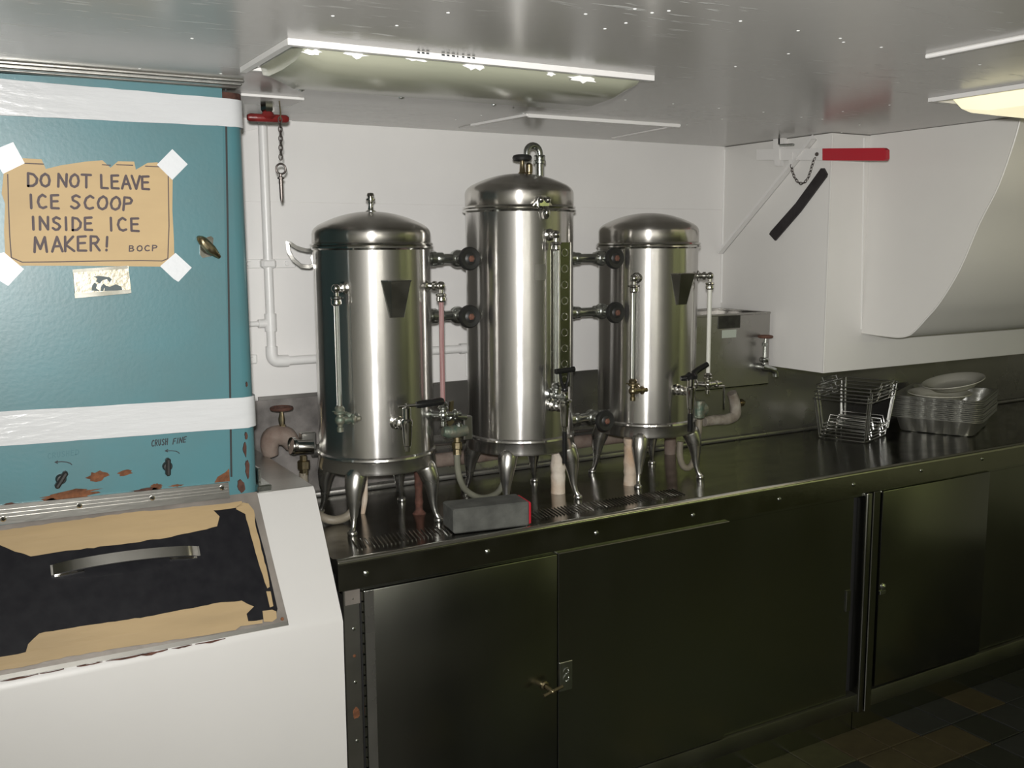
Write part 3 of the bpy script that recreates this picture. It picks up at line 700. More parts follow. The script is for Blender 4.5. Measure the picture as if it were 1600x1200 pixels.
def faucet(u, c, z, style):
    y0 = c[1]-UR
    cx = c[0]-.005
    f = MB().lathe([(.019, -.003), (.019, .003), (.013, .006), (.012, .010), (.015, .013), (.015, .019), (.011, .022), (.011, .032), (.014, .035), (.014, .040), (.009, .043), (.009, .07)], (cx, y0+.004, z), NY, 18)
    e = Vector((cx, y0-.062, z))
    f.lathe([(0, -.062), (.006, -.062), (.007, -.050), (.0095, -.048), (.0115, -.020), (.0125, .0), (.014, .006), (.014, .014), (.010, .018), (.0105, .044), (.008, .047), (.004, .050), (.004, .056), (0, .058)], e, n=18)
    fo = f.to('faucet', chrome, u)
    h = MB()
    if style == 'side':
        MB().tube([e+Vector((-.022, 0, .05)), e+Vector((.030, -.004, .05))], [.003, .0045], 8).to('lever_arm', chrome, fo)
        h.tube([e+Vector((.024, -.003, .0505)), e+Vector((.034, -.004, .051)), e+Vector((.088, -.010, .055)), e+Vector((.093, -.010, .055))], [.008, .0095, .0095, .007], 12)
    elif style == 'bow':
        t = e+Vector((0, 0, .05))
        h.tube([t, t+Vector((-.010, 0, .022)), t+Vector((-.014, 0, .046))], [.007, .004, .004], 8, smooth=3)
        h.tube([t, t+Vector((.010, 0, .022)), t+Vector((.014, 0, .046))], [.007, .004, .004], 8, smooth=3)
        h.tube([t+Vector((-.028, 0, .05)), t+Vector((.030, 0, .053))], .0075, 10).ball(t, .010)
        MB().tube([e+Vector((0, 0, -.062)), e+Vector((0, 0, -.15))], .0065, 12).to('spout_tube', black_gloss, fo)
        MB().lathe([(.020, .018), (.020, .022), (.008, .026)], e, n=18).to('collar', chrome, fo)
    else:
        t = e+Vector((0, 0, .045))
        h.tube([t+Vector((-.03, .01, -.004)), t, t+Vector((.02, 0, .016)), t+Vector((.056, -.006, .034))], [.007, .011, .009, .0075], 12, smooth=4).lathe([(.018, -.006), (.019, .004), (.010, .012)], t, n=16)
        MB().tube([e+Vector((0, 0, -.062)), e+Vector((0, 0, -.115))], .008, 12).to('spout_tube', black_gloss, fo)
    h.to('faucet_handle', black_gloss, fo)
def pocket(u, c):
    """V shaped sheet pocket on the front of the urn"""
    cx, y = c[0], c[1]-UR
    def sy(x): return c[1]-math.sqrt(UR*UR-(x-cx)**2)
    T, Bt = 1.520, 1.432
    a, b = cx-.036, cx+.040; a2, b2 = cx-.017, cx+.020
    q = MB(); bm = q.bm
    def V(x, y_, z): return bm.verts.new((x, y_, z))
    tl, tr, bl, br = V(a, sy(a)-.001, T), V(b, sy(b)-.001, T), V(a2, sy(a2)-.001, Bt), V(b2, sy(b2)-.001, Bt)
    ftl, ftr, fbl, fbr = V(a+.014, y-.024, T), V(b-.010, y-.024, T), V(a2+.003, y-.006, Bt), V(b2-.003, y-.006, Bt)
    for fc in ((ftl, ftr, fbr, fbl), (tl, ftl, fbl, bl), (ftr, tr, br, fbr), (fbl, fbr, br, bl)): bm.faces.new(fc)
    r = bmesh.ops.solidify(bm, geom=list(bm.faces), thickness=.0015)
    po = q.to('scoop_pocket', pocket_m, u, 20)
    MB().tube([(a, sy(a), T+.001), (a+.014, y-.025, T+.001), (b-.010, y-.025, T+.001), (b, sy(b), T+.001)], .0018, 6).tube([(a, sy(a)-.001, T), (a2, sy(a2)-.001, Bt), (b2, sy(b2)-.001, Bt), (b, sy(b)-.001, T)], .0013, 6).to('pocket_lip', satin, po)

# --- left urn
c = (.95, 2.365)
u1 = thing('coffee_urn', 'left polished urn with domed lid, D handle and red striped gauge beside the ice maker', 'urn', (c[0], c[1], ZC), 'steel urns on the worktop')
lid = urn_common(u1, c, 1.602, 1.643, 1.692)
MB().lathe([(.014, 1.689), (.014, 1.693), (.008, 1.697), (.0055, 1.708), (.008, 1.717), (.012, 1.720), (.012, 1.724), (.007, 1.727), (.010, 1.732), (.008, 1.738), (0, 1.740)], (c[0], c[1], 0), n=16).to('lid_knob', chrome, lid)
D0 = math.hypot(*c); vr = Vector((c[1], -c[0], 0)).normalized(); base = Vector((c[0], c[1], 0))-vr*(UR+.002)
def hpx(x, y): return aty(x, y, base.y)
loop = [hpx(x, y) for x, y in ((491, 391), (478, 391), (464, 387), (455, 381), (449.5, 379), (451, 392), (458, 405), (470, 415), (482, 417), (491, 414), (488.5, 402))]
MB().tube(loop, 1., flat=(.011, .0042, (vr.y, -vr.x, 0)), closed=True).to('side_handle', alum, u1, 30)
MB().obox(base+vr*.02+Vector((-.004, -.055, 1.583)), vr, (vr.y, -vr.x, 0), (0, 0, 1), .012, .004, .016, .003).to('handle_bracket', fitting, u1)
gauge(u1, c, -140, 1.505, 1.185, glass, True, verdigris)
gauge(u1, c, -45, 1.505, 1.175, glass_red, True, fitting)
pocket(u1, c); faucet(u1, c, 1.172, 'side')
# --- middle urn
c = (1.39, 2.37)
u2 = thing('water_urn', 'tallest urn in the middle with gooseneck pipe and black wheel on its lid', 'urn', (c[0], c[1], ZC), 'steel urns on the worktop')
lid = urn_common(u2, c, 1.700, 1.752, 1.800)
pz = lambda x, y, yy=c[1]: aty(x, y, yy)
p = pz(816, 270); st = Vector((p.x, p.y, 1.796))
MB().lathe([(.013, 0), (.013, .004), (.008, .010), (.0065, .03), (.0065, .046), (0, .047)], st, n=14).to('valve_stem', brass, lid)
MB().torus((st.x, st.y, 1.843), (0, 0, 1), .019, .0085, 22, 8).cyl((st.x, st.y, 1.838), (st.x, st.y, 1.847), .018).to('hand_wheel', black_rubber, lid)
MB().lathe([(.009, -.03), (.008, .006), (.010, .008), (.010, .028), (.007, .032), (0, .033)], (st.x+.021, st.y-.002, 1.797), n=14).to('vent_cap', brass, lid)
p = pz(849, 270); gp = Vector((p.x, p.y+.02, 1.785))
g = MB().tube([gp+Vector((0, 0, -.02)), gp+Vector((0, 0, .05))], .013, 16)
g.lathe([(.014, .045), (.018, .046), (.018, .054), (.015, .056), (.015, .062), (.0165, .066), (.014, .070)], gp, n=16).to('vent_pipe', fitting, lid)
arc = [gp+Vector((-.021+.021*math.cos(PI*k/10), 0, .074+.021*math.sin(PI*k/10))) for k in range(11)]
MB().tube([gp+Vector((0, 0, .055))]+arc+[gp+Vector((-.042, 0, .05))], .0095, 14).to('gooseneck', fitting, lid, 60)
# lid clamp
cl = rad(c, -97, UR+.004, 1.70)
k = MB().obox(cl+Vector((0, -.004, .013)), (1, 0, 0), (0, 1, 0), (0, 0, 1), .017, .006, .010, .003)
k.prism([cl+Vector((-.030, 0, .006)), cl+Vector((.030, 0, .006)), cl+Vector((.010, .002, .034)), cl+Vector((-.004, .002, .034))], (0, -.004, 0))
for dx in (-.011, .011): k.ball(cl+Vector((dx, -.010, .022)), .0085)
k.tube([cl+Vector((.006, -.006, .004)), cl+Vector((.006, -.010, -.012)), cl+Vector((.006, -.006, -.026))], [.008, .011, .006], 10, smooth=3)
k.to('lid_clamp', chrome, u2)
# gauge with perforated guard
phi = -78
gauge(u2, c, phi-10, 1.632, 1.205, glass, False, fitting, .03)
gd = rad(c, -82.5, UR+.026, 0)
guard = MB().box(gd.x+.002, gd.x+.034, gd.y+.004, gd.y+.006, 1.225, 1.612).to('gauge_guard', olive_plate, u2, 0, label='perforated strip beside the gauge glass')
for k in range(9): MB().torus((gd.x+.017, gd.y+.0035, 1.245+k*.0425), NY, .0098, .0017, 18, 6).to('guard_hole', satin, guard)
MB().tube([(gd.x+.035, gd.y+.004, 1.225), (gd.x+.035, gd.y+.004, 1.612)], .0024, 8).to('guard_rod', chrome, u2)
MB().tube([(gd.x-.020, gd.y+.001, 1.225), (gd.x-.020, gd.y+.001, 1.612)], .0020, 8).to('guard_rod', chrome, u2)
# embossed plate, bent to the shell
pts = [rad(c, a, UR+.0012, 0) for a in (-105, -101, -97, -93)]
pm = MB()
pm.prism([(p.x, p.y, 1.513) for p in pts]+[(p.x, p.y+.004, 1.513) for p in pts[::-1]], (0, 0, .042)).to('maker_plate', alum, u2)
faucet(u2, (c[0]+.018, c[1]), 1.175, 'bow')
# --- right urn
c = (1.845, 2.378)
u3 = thing('coffee_urn', 'right polished urn without lid knob standing in front of the steel tank', 'urn', (c[0], c[1], ZC), 'steel urns on the worktop')
urn_common(u3, c, 1.600, 1.651, 1.699)
gauge(u3, c, -140, 1.510, 1.185, glass, True, brass)
gauge(u3, c, -45, 1.512, 1.185, glass_white, True, chrome)
pocket(u3, (c[0]+.006, c[1])); faucet(u3, (c[0]+.002, c[1]), 1.182, 'tilt')
hz = rad(c, -18, UR+.006, 1.622)
MB().obox(hz, (math.cos(.3), -math.sin(.3), 0), (math.sin(.3), math.cos(.3), 0), (0, 0, 1), .004, .009, .018, .001).to('lid_hinge', fitting, u3)

# ---- valved pipes that join the urns
def link(xa, xb, y, z, label, xw=None, sz=1.):
    t = thing('connecting_valve', label, 'valve', (xa, y, z), 'valves joining the urns')
    m_ = (xa+xb)/2 if xw is None else xw
    b = MB().cyl((xa-.006, y, z), (xb+.006, y, z), .0135)
    for x0, d_ in ((xa, 1), (xb, -1)):
        b.lathe([(.019, 0), (.019, .008), (.013, .012), (.014, .016), (.0205, .019), (.0205, .031), (.015, .034), (.0175, .038), (.0175, .052), (.0135, .055)], (x0, y, z), (d_, 0, 0), 12)
    b.to('pipe_union', fitting, t)
    v = MB().ball((m_, y, z), .024).lathe([(.016, .015), (.013, .024), (.010, .028), (.010, .045), (.006, .048), (.006, .07)], (m_, y, z), NY, 14)
    v.to('valve_body', fitting, t)
    w = MB().lathe([(0, .060), (.012, .060), (.019, .064), (.028*sz, .060), (.031*sz, .066), (.031*sz, .072), (.027*sz, .078), (.016, .076), (.010, .080), (0, .080)], (m_, y, z), NY, 24).to('hand_wheel', black_rubber, t)
    MB().lathe([(.009, .078), (.009, .083), (.005, .086), (0, .086)], (m_, y, z), NY, 6).to('wheel_nut', red_rust, w)
    for k in range(10):
        a = 2*PI*k/10
    return t
link(1.100, 1.242, 2.372, 1.571, 'upper black wheel valve between the left and middle urns', 1.198)
link(1.100, 1.242, 2.372, 1.419, 'lower black wheel valve between the left and middle urns', 1.196)
link(1.540, 1.697, 2.374, 1.567, 'upper black wheel valve between the middle and right urns', 1.668)
link(1.540, 1.697, 2.374, 1.411, 'middle black wheel valve between the middle and right urns', 1.672)
link(1.540, 1.697, 2.374, 1.097, 'lowest black wheel valve by the base of the right urn', 1.638, 1.02)

# ---- steam feed to the middle urn (tee, nut, hose, grey box)
def px_y(x, y, Y): return aty(x, y, Y)
sf = thing('steam_feed', 'greenish brass tee with curved hose feeding the middle urn', 'pipe fitting', tuple(px_y(716, 690, 2.28)))
T = lambda x, y: px_y(x, y, 2.28)
b = MB().tube([T(672, 648), T(728, 652)], .008, 12).lathe([(.012, 0), (.012, .008), (.008, .012)], T(672, 648), (1, 0, 0), 12)
b.lathe([(.013, 0), (.013, .012)], T(706, 650), (1, 0, 0), 6).lathe([(.010, 0), (.0105, .02)], T(717, 662), (0, 0, -1), 12)
b.to('feed_pipe', fitting, sf)
MB().ball(T(694, 649), .014).lathe([(.008, .008), (.008, .02), (.011, .022), (.011, .028)], T(694, 649), NY, 12).to('union_nut', fitting, sf)
MB().tube([T(692, 674), T(700, 675), T(714, 674), T(729, 672)], [.012, .017, .017, .014], 14).to('tee_body', verdigris, sf)
MB().lathe([(0, 0), (.009, 0), (.009, .012), (.014, .014), (.014, .030), (.011, .032), (.0115, .046), (0, .046)], T(714, 683), (0, 0, -1), 8).to('hose_nut', brass, sf)
MB().tube([T(714, 708), T(715, 730), T(719, 750), px_y(728, 766, 2.29), px_y(748, 777, 2.30), px_y(768, 775, 2.32), px_y(782, 764, 2.34), px_y(790, 742, 2.35)], .0085, 12, smooth=5).to('hose', hose_clear, sf, 60)
MB().box(T(728, 650).x, T(742, 650).x, 2.292, 2.31, T(728, 690).z, T(728, 652).z, .003).to('actuator_box', alum, sf)
MB().prism([T(704, 628), T(709, 626), T(708, 645), T(710, 660), T(703, 666), T(699, 662), T(703, 645)], (0, .008, 0)).to('wire_tag', brass, sf)
# feed to the left urn, brown wheel valve by the bin
fv = thing('feed_valve', 'brown wheel valve with pinkish elbow and hose behind the ice bin corner', 'valve', tuple(px_y(440, 690, 2.52)))
V = lambda x, y: px_y(x, y, 2.52)
wv = V(440, 638)
w = MB().torus(wv, (0, 0, 1), .026, .005, 20, 8).cyl(wv-Vector((0, 0, .004)), wv+Vector((0, 0, .004)), .009)
for k in range(4): w.tube([wv, wv+Vector((.026*math.cos(k*PI/2+.3), .026*math.sin(k*PI/2+.3), 0))], .004, 6)
w.to('hand_wheel', rust_dark, fv)
MB().tube([V(440, 640), V(440, 655), V(441, 672)], [.004, .009, .006], 10).lathe([(.011, 0), (.011, .014), (.007, .016)], V(441, 672), (0, 0, 1), 6).to('valve_stem', brass, fv)
MB().tube([V(424, 712), V(421, 698), V(424, 684), V(434, 680), V(448, 683), V(458, 696)], [.019, .024, .026, .027, .027, .022], 14, smooth=4).to('lagged_elbow', lag_pink, fv, 60)
Q = lambda x, y: px_y(x, y, 2.44)
MB().tube([Q(455, 697), Q(464, 698), Q(488, 697)], [.021, .019, .018], 16).lathe([(.023, 0), (.023, .008), (.018, .010)], Q(456, 697), (1, .2, 0), 14).to('chrome_union', chrome, fv)
MB().box(Q(474, 680).x, Q(497, 680).x, 2.455, 2.48, Q(480, 706).z, Q(480, 678).z, .002).to('actuator_box', alum, fv)
MB().lathe([(.010, 0), (.010, .012), (.017, .014), (.017, .034), (.012, .036), (.012, .05), (0, .05)], Q(474, 712), (0, 0, -1), 6).to('hose_nut', brass, fv)
MB().tube([Q(474, 738), Q(477, 765), px_y(490, 797, 2.40), px_y(515, 812, 2.36), px_y(540, 808, 2.36), px_y(556, 790, 2.36), px_y(560, 765, 2.37), px_y(562, 748, 2.37)], .0115, 12, smooth=5).to('hose', hose_m, fv, 60)
MB().tube([px_y(572, 745, 2.42), px_y(570, 780, 2.42), px_y(566, 808, 2.42)], [.004, .008, .005], 8, smooth=3).to('rag_strip', lagging, fv)
# pipes under the urns
def stub(name, label, px, py0, ytop, m, r, cat='pipe', zt=None, knobby=False, below=0):
    a = atz(px, py0, ZC); t = Vector((a.x, a.y, zt))
    n = 15; pts = [a.lerp(t, k/(n-1)) for k in range(n)]; rd = random.Random(int(px))
    rs = [r*(1+rd.uniform(-.1, .1)) for _ in pts]
    if knobby: rs[0] = r*1.7; rs[-2] = r*1.6; rs[-1] = r*1.6
    o = MB().tube(pts, rs, 14, smooth=2).to(name, m, None, 60)
    return tag(o, label, cat)
stub('drain_pipe', 'rusty red drain pipe under the left urn', 655, 802, 0, rust_dark, .011, zt=1.043, knobby=True)
stub('lagged_pipe', 'thick white lagged pipe under the right side of the middle urn', 872, 770, 0, lagging, .021, zt=1.035)
stub('lagged_pipe', 'stained lagged pipe under the right urn behind its front leg', 984, 757, 0, lagging, .019, zt=1.035)
stub('lagged_pipe', 'short pinkish lagged pipe far under the right urn by the backsplash', 1047, 709, 0, lag_pink, .021, zt=1.05)
hp_ = thing('steam_pipe', 'grey horizontal steam pipe low along the backsplash behind the urns', 'pipe', (1.4, 2.62, 1.02))
MB().tube([(.86, 2.625, 1.035), (2.02, 2.625, 1.012)], .019, 14).to('pipe_run', splash_m, hp_)
for xx in (1.0, 1.5, 1.95): MB().torus((xx, 2.625, 1.026-.02*(xx-1)), (1, 0, 0), .021, .003, 16, 6).cyl((xx, 2.625, 1.026), (xx, 2.656, 1.026), .006).to('pipe_clip', fitting, hp_)
o = MB().tube([(1.08, 2.63, .962), (1.4, 2.632, .962), (1.75, 2.63, .965), (2.00, 2.63, .965)], [.021, .023, .022, .022], 12, smooth=5).to('lagged_pipe', lag_pink, None, 60)
tag(o, 'pinkish lagged horizontal pipe on the worktop along the backsplash', 'pipe')
# condensate elbow under the tank
el = thing('condensate_elbow', 'white crusted elbow pipe with brass plug below the steel tank', 'pipe', tuple(px_y(1140, 640, 2.46)))
E = lambda x, y: px_y(x, y, 2.46)
MB().tube([E(1100, 659), E(1118, 656), E(1136, 655), E(1148, 649), E(1149, 636), E(1147, 624), E(1143, 614)], [.016, .017, .018, .019, .019, .018, .017], 14, smooth=4).to('lagged_elbow', crust, el, 60)
MB().lathe([(.009, 0), (.009, .014), (.013, .015), (.013, .022), (.006, .024), (.006, .034), (0, .035)], E(1152, 630), (1, .1, 0), 12).to('drain_plug', brass, el)
fu = thing('return_hose', 'short grey return hose looping under the right urn beside its leg', 'hose', tuple(px_y(1072, 700, 2.34)))
H_ = lambda x, y: px_y(x, y, 2.33)
MB().tube([H_(1063, 690), H_(1062, 710), H_(1066, 726), H_(1073, 731), H_(1081, 726), H_(1087, 708), H_(1091, 680), H_(1093, 655)], .0105, 12, smooth=5).to('hose', hose_m, fu, 60)
MB().cyl(H_(1092, 652), H_(1093, 626), .018).lathe([(.019, 0), (.022, .01), (.022, .018), (.014, .022)], H_(1093, 640), (1, .2, 0), 14).to('tee_body', verdigris, fu)
MB().tube([H_(1102, 604), H_(1131, 603), H_(1131, 610), H_(1131, 640)], .0035, 8).to('copper_tube', chrome, fu)

# ================================================================== STEEL TANK on the wall
XT0, XT1, YT, ZT0, ZT1 = 2.02, 2.378, 2.403, 1.138, 1.381
tk = thing('steel_tank', 'open topped stainless tank fixed in the corner behind the right urn', 'tank', (2.2, 2.53, ZT0))
t_ = .003; m = MB()
m.box(XT0, XT1, YT, YT+t_, ZT0, ZT1).box(XT0, XT1, YB-.010, YB-.007, ZT0, ZT1).box(XT0, XT0+t_, YT+t_, YB-.010, ZT0, ZT1).box(XT1-t_, XT1, YT+t_, YB-.010, ZT0, ZT1)
m.box(XT0, XT1, YT, YB-.007, ZT0, ZT0+t_)
m.to('tank_shell', splash_m, tk, 0)
MB().box(XT0, XT1, YT-.004, YT+.006, ZT1-.006, ZT1+.001, .0015).box(XT1-.008, XT1+.002, YT, YB-.008, ZT1-.006, ZT1+.001, .0015).box(XT0, XT1, YB-.02, YB-.008, ZT1-.006, ZT1+.001, .0015).to('rim', splash_m, tk)
MB().box(XT0+.02, XT1-.02, YT+.02, YB-.02, 1.30, 1.306).to('water_cover', splash_m, tk)
def trect(name, x0, y0, x1, y1, m_, th, lab=None):
    a, b = aty(x0, y0, YT), aty(x1, y1, YT)
    return MB().box(a.x, b.x, YT-th, YT, b.z, a.z, .0005).to(name, m_, tk, 0, label=lab)
trect('maker_plate', 1122, 494, 1156, 512, dark_plate, .0018, 'dark maker plate with worn print')
trect('inspection_label', 1128, 516, 1150, 527, sticker, .0008, 'pale green label')
tv = MB(); W_ = lambda x, y: aty(x, y, 2.374)
tw = W_(1196, 526)
tvw = MB().torus(tw, (0, 0, 1), .021, .0045, 18, 8).cyl(tw-Vector((0, 0, .003)), tw+Vector((0, 0, .003)), .007)
for k in range(5): tvw.tube([tw, tw+Vector((.021*math.cos(k*2*PI/5), .021*math.sin(k*2*PI/5), 0))], .0035, 6)
va = MB().tube([W_(1196, 527), W_(1195, 545), W_(1194, 570)], [.0035, .007, .008], 10).lathe([(.010, 0), (.010, .012)], W_(1195, 541), (0, 0, 1), 6)
va.tube([(W_(1194, 574).x, YT, W_(1194, 574).z), W_(1194, 574), W_(1204, 577), W_(1211, 580), W_(1212, 588)], [.012, .014, .010, .011, .011], 12, smooth=3)
va.lathe([(.014, -.006), (.017, 0), (.017, .006), (.012, .010)], W_(1194, 563), (0, 0, 1), 12)
vo = va.to('drain_valve', fitting, tk)
tvw.to('hand_wheel', red_rust, vo)
MB().box(XT0+.05, XT0+.08, YB-.04, YB-.008, ZT0-.02, ZT0).box(XT1-.08, XT1-.05, YB-.04, YB-.008, ZT0-.02, ZT0).to('wall_bracket', splash_m, tk)

# ================================================================== STONE, RACKS, TRAYS
c0, c1_, c2_, c3_ = atz(709, 836, ZC), atz(831, 822, ZC), atz(831, 797, ZC), atz(690, 815, ZC)
ex = (c1_-c0).normalized(); ey = Vector((-ex.y, ex.x, 0)); Lb = (c1_-c0).length
bk_ = thing('scouring_block', 'dark grey stone block with a red end lying on the worktop edge', 'block', tuple(c0+ex*Lb/2+ey*.045+Vector((0, 0, .001))))
MB().obox(c0+ex*(Lb/2-.003)+ey*.046+Vector((0, 0, .033)), ex, ey, (0, 0, 1), Lb/2-.003, .046, .0315, .004).to('stone', stone, bk_)
MB().obox(c0+ex*(Lb-.003)+ey*.046+Vector((0, 0, .033)), ex, ey, (0, 0, 1), .004, .042, .029, .003).to('painted_end', red_paint, bk_, label='red painted end')

# nested wire chafing racks
ang = R_(20); ca, sa = math.cos(ang), math.sin(ang)
RC = Vector((2.885, 2.475, ZC))
rk = thing('wire_rack', 'lowest wire chafing rack of the nested pile on the worktop', 'rack', tuple(RC), 'nested wire racks', ang)
def rw(x, y, z): return Vector((RC.x+x*ca-y*sa, RC.y+x*sa+y*ca, RC.z+z))
def ring(hx, hy, z, r=.012):
    P = []
    for sx, sy, a0 in ((1, 1, 0), (-1, 1, 90), (-1, -1, 180), (1, -1, 270)):
        for k in range(4):
            a = R_(a0+30*k); P.append(rw(sx*(hx-r)+r*math.cos(a), sy*(hy-r)+r*math.sin(a), z))
    return P
MB().tube(ring(.135, .105, .150), .0026, 6, closed=True).to('top_frame', wire_m, rk)
MB().tube(ring(.105, .085, .004), .0026, 6, closed=True).to('base_frame', wire_m, rk)
for sx in (-1, 1):
    for sy in (-1, 1):
        MB().tube([rw(sx*.128, sy*.098, .151), rw(sx*.104, sy*.084, .004)], .0026, 6).to('leg', wire_m, rk)
for sx in (-.5, .5):
    MB().tube([rw(sx*.105, -.085, .004), rw(sx*.105, -.078, .03), rw(sx*.105, .078, .03), rw(sx*.105, .085, .004)], .0022, 6).to('burner_bar', wire_m, rk)
for sy in (-1, 1):
    MB().tube([rw(-.06, sy*.105, .150), rw(-.06, sy*.112, .166), rw(.06, sy*.112, .166), rw(.06, sy*.105, .150)], .0026, 6).to('grip', wire_m, rk)
for k, nm in enumerate(('second wire rack from the bottom of the nested pile', 'middle wire rack of the nested pile', 'fourth wire rack up in the nested pile', 'topmost wire rack of the nested pile below the duct')):
    dup(rk, RC+Vector((.0035*(k+1), -.003*(k % 2), .0125*(k+1))), nm, ang+R_((2, -2, 3, -1)[k]))

# nested foil trays
ta = R_(26)
TC = Vector((3.335, 2.42, ZC))
tr = thing('foil_tray', 'foil roasting tray at the bottom of the nested pile', 'tray', tuple(TC), 'nested foil trays', ta)
def tray_mesh():
    m = MB(); bm = m.bm; ca, sa = math.cos(ta), math.sin(ta)
    def loop(hx, hy, r, z, amp=0., n=96):
        per = []; 
        segs = [((hx-r, -hy), (hx-r, -hy), 0)]
        P = []
        straight = [(2*(hx-r)), (2*(hy-r))]; arc = PI/2*r; tot = 2*sum(straight)+4*arc
        for i in range(n):
            s = tot*i/n; q = None
            for side in range(4):
                L = straight[side % 2]
                if s < L:
                    t = s/L; d = [(-1, 0)]; 
                    base = [(-(hx-r)+s, -hy), (hx, -(hy-r)+s), ((hx-r)-s, hy), (-hx, (hy-r)-s)][side]
                    nx, ny = [(0, -1), (1, 0), (0, 1), (-1, 0)][side]
                    w = amp*(1 if math.sin(2*PI*t*(5 if side % 2 else 7)) > 0 else -1)
                    q = (base[0]+nx*w, base[1]+ny*w); break
                s -= L
                if s < arc:
                    a = [-PI/2, 0, PI/2, PI][side]+s/r
                    cx, cy = [(hx-r, -(hy-r)), (hx-r, hy-r), (-(hx-r), hy-r), (-(hx-r), -(hy-r))][side]
                    q = (cx+r*math.cos(a), cy+r*math.sin(a)); break
                s -= arc
            if q is None: q = (-(hx-r), -hy)
            P.append(bm.verts.new((TC.x+q[0]*ca-q[1]*sa, TC.y+q[0]*sa+q[1]*ca, TC.z+z)))
        return P
    L = [loop(.10, .075, .02, .004), loop(.163, .126, .03, .001), loop(.167, .130, .03, .004, .0026), loop(.185, .146, .034, .056, .0026), loop(.187, .148, .034, .060), loop(.198, .161, .038, .061), loop(.200, .163, .038, .058)]
    for a, b in zip(L, L[1:]):
        for i in range(len(a)): bm.faces.new((a[i], a[(i+1) % len(a)], b[(i+1) % len(a)], b[i]))
    bm.faces.new(L[0])
    return m
tray_mesh().to('tray_shell', foil, tr, 30)
nt_ = 12
ords = ['second', 'third', 'fourth', 'fifth', 'sixth', 'seventh', 'eighth', 'ninth', 'tenth', 'eleventh']
for k in range(1, nt_):
    lab = 'topmost foil tray of the nested pile holding the foam platters' if k == nt_-1 else ords[k-1]+' foil tray up from the bottom of the nested pile'
    dup(tr, TC+Vector((random.uniform(-.002, .002), random.uniform(-.002, .002), .0072*k)), lab, ta+R_(random.uniform(-.6, .6)))
zt = ZC+.0072*(nt_-1)+.061
def platter(name, label, c, tilt_axis, tilt, s):
    o = MB().lathe([(0, .004), (.075*s, .004), (.088*s, .010), (.108*s, .026), (.125*s, .030), (.126*s, .027), (.108*s, .021), (.088*s, .005), (.080*s, 0), (0, 0)], n=48, sx=1.12, sy=.86).to(name, foam_m, None, 50)
    o.matrix_basis = Matrix.Translation(c) @ Matrix.Rotation(tilt, 4, Vector(tilt_axis)) @ Matrix.Rotation(ta, 4, 'Z')
    tag(o, label, 'plate', 'foam platters')
platter('foam_platter', 'off-white foam platter lying inside the top foil tray', TC+Vector((-.035, .0, zt-ZC-.028)), (0, 1, 0), R_(0), 1.05)
platter('foam_platter', 'tilted off-white foam platter on top, leaning over the tray rim', TC+Vector((.05, .0, zt-ZC+.012)), (-.5, -.87, 0), R_(10), 1.05)

# ================================================================== CEILING FIXTURES
fx = thing('ceiling_light', 'unlit ceiling light with olive lens and peeling white paint above the left urn', 'light', (.9, 1.8, ZK), 'galley ceiling lights')
X0, X1, Y0, Y1 = .517, 1.275, 1.630, 1.93
fm = MB().box(X0, X1, Y0, Y0+.014, ZK-.011, ZK-.0002).box(X0, X0+.012, Y0+.0141, Y1, ZK-.010, ZK-.0002).box(X1-.012, X1, Y0+.0141, Y1-.08, ZK-.006, ZK-.0002).box(X0+.0121, X1, Y1-.012, Y1, ZK-.006, ZK-.0002)
fm.to('flange', wall_white, fx)
ln_prof = [(1.652, ZK-.001), (1.655, ZK-.014), (1.668, ZK-.028), (1.70, ZK-.040), (1.78, ZK-.046), (1.86, ZK-.044), (1.90, ZK-.030), (1.91, ZK-.001)]
lx0, lx1 = .548, 1.262
q = MB(); bm = q.bm; n = len(ln_prof); rows = []
for x, s in ((lx0, 0), (lx0+.004, .55), (lx0+.05, 1), (lx1-.04, 1), (lx1-.004, .55), (lx1, 0)):
    rows.append([bm.verts.new((x, y, ZK-(ZK-z)*max(s, .03))) for y, z in ln_prof])
for a, b in zip(rows, rows[1:]):
    for i in range(n-1): bm.faces.new((a[i], a[i+1], b[i+1], b[i]))
bm.faces.new(rows[0]); bm.faces.new(rows[-1][::-1])
ls = q.to('lens', lens_off, fx, 40)
fl = MB()
for (x, y, w, h, sd) in ((487, 82, 18, 6, 1), (556, 86, 20, 6, 2), (650, 93, 22, 4, 3), (742, 104, 24, 7, 4), (905, 124, 34, 7, 5), (860, 116, 10, 4, 6)):
    a = aty(x, y, 1.653); r = random.Random(sd)
    fl.prism([(a.x+w*.0009*math.cos(2*PI*i/16)*(1+r.uniform(-.4, .4)), 1.651, a.z+h*.0009*math.sin(2*PI*i/16)*(1+r.uniform(-.5, .5))) for i in range(16)], (0, -.0006, 0))
# ragged paint left along the upper edge of the lens
fl.to('paint_flakes', flake, ls, 0, kind='stuff')
for px, py in ((478, 133), (636, 144), (782, 155)):
    a = aty(px, py, 1.86); MB().lathe([(.007, 0), (.006, -.006), (0, -.008)], (a.x, 1.888, ZK-.036), n=10).to('lens_clip', fitting, fx)
mk = MB(); rr = random.Random(5)
for x in list(range(652, 672, 7))+list(range(690, 742, 8)):
    a = aty(x, 77+(x-650)*.1, Y0-.0005); b = aty(x+rr.uniform(2, 5), 78+(x-650)*.1, Y0-.0005)
    mk.prism([(a.x, Y0-.0003, ZK-.001), (b.x, Y0-.0003, ZK-.001), (b.x, Y0-.0003, ZK-.004), (a.x, Y0-.0003, ZK-.0035)], (0, -.0004, 0))
mk.to('stencil_traces', ink_black, fx, 0, label='bottoms of painted-over black stencil letters')

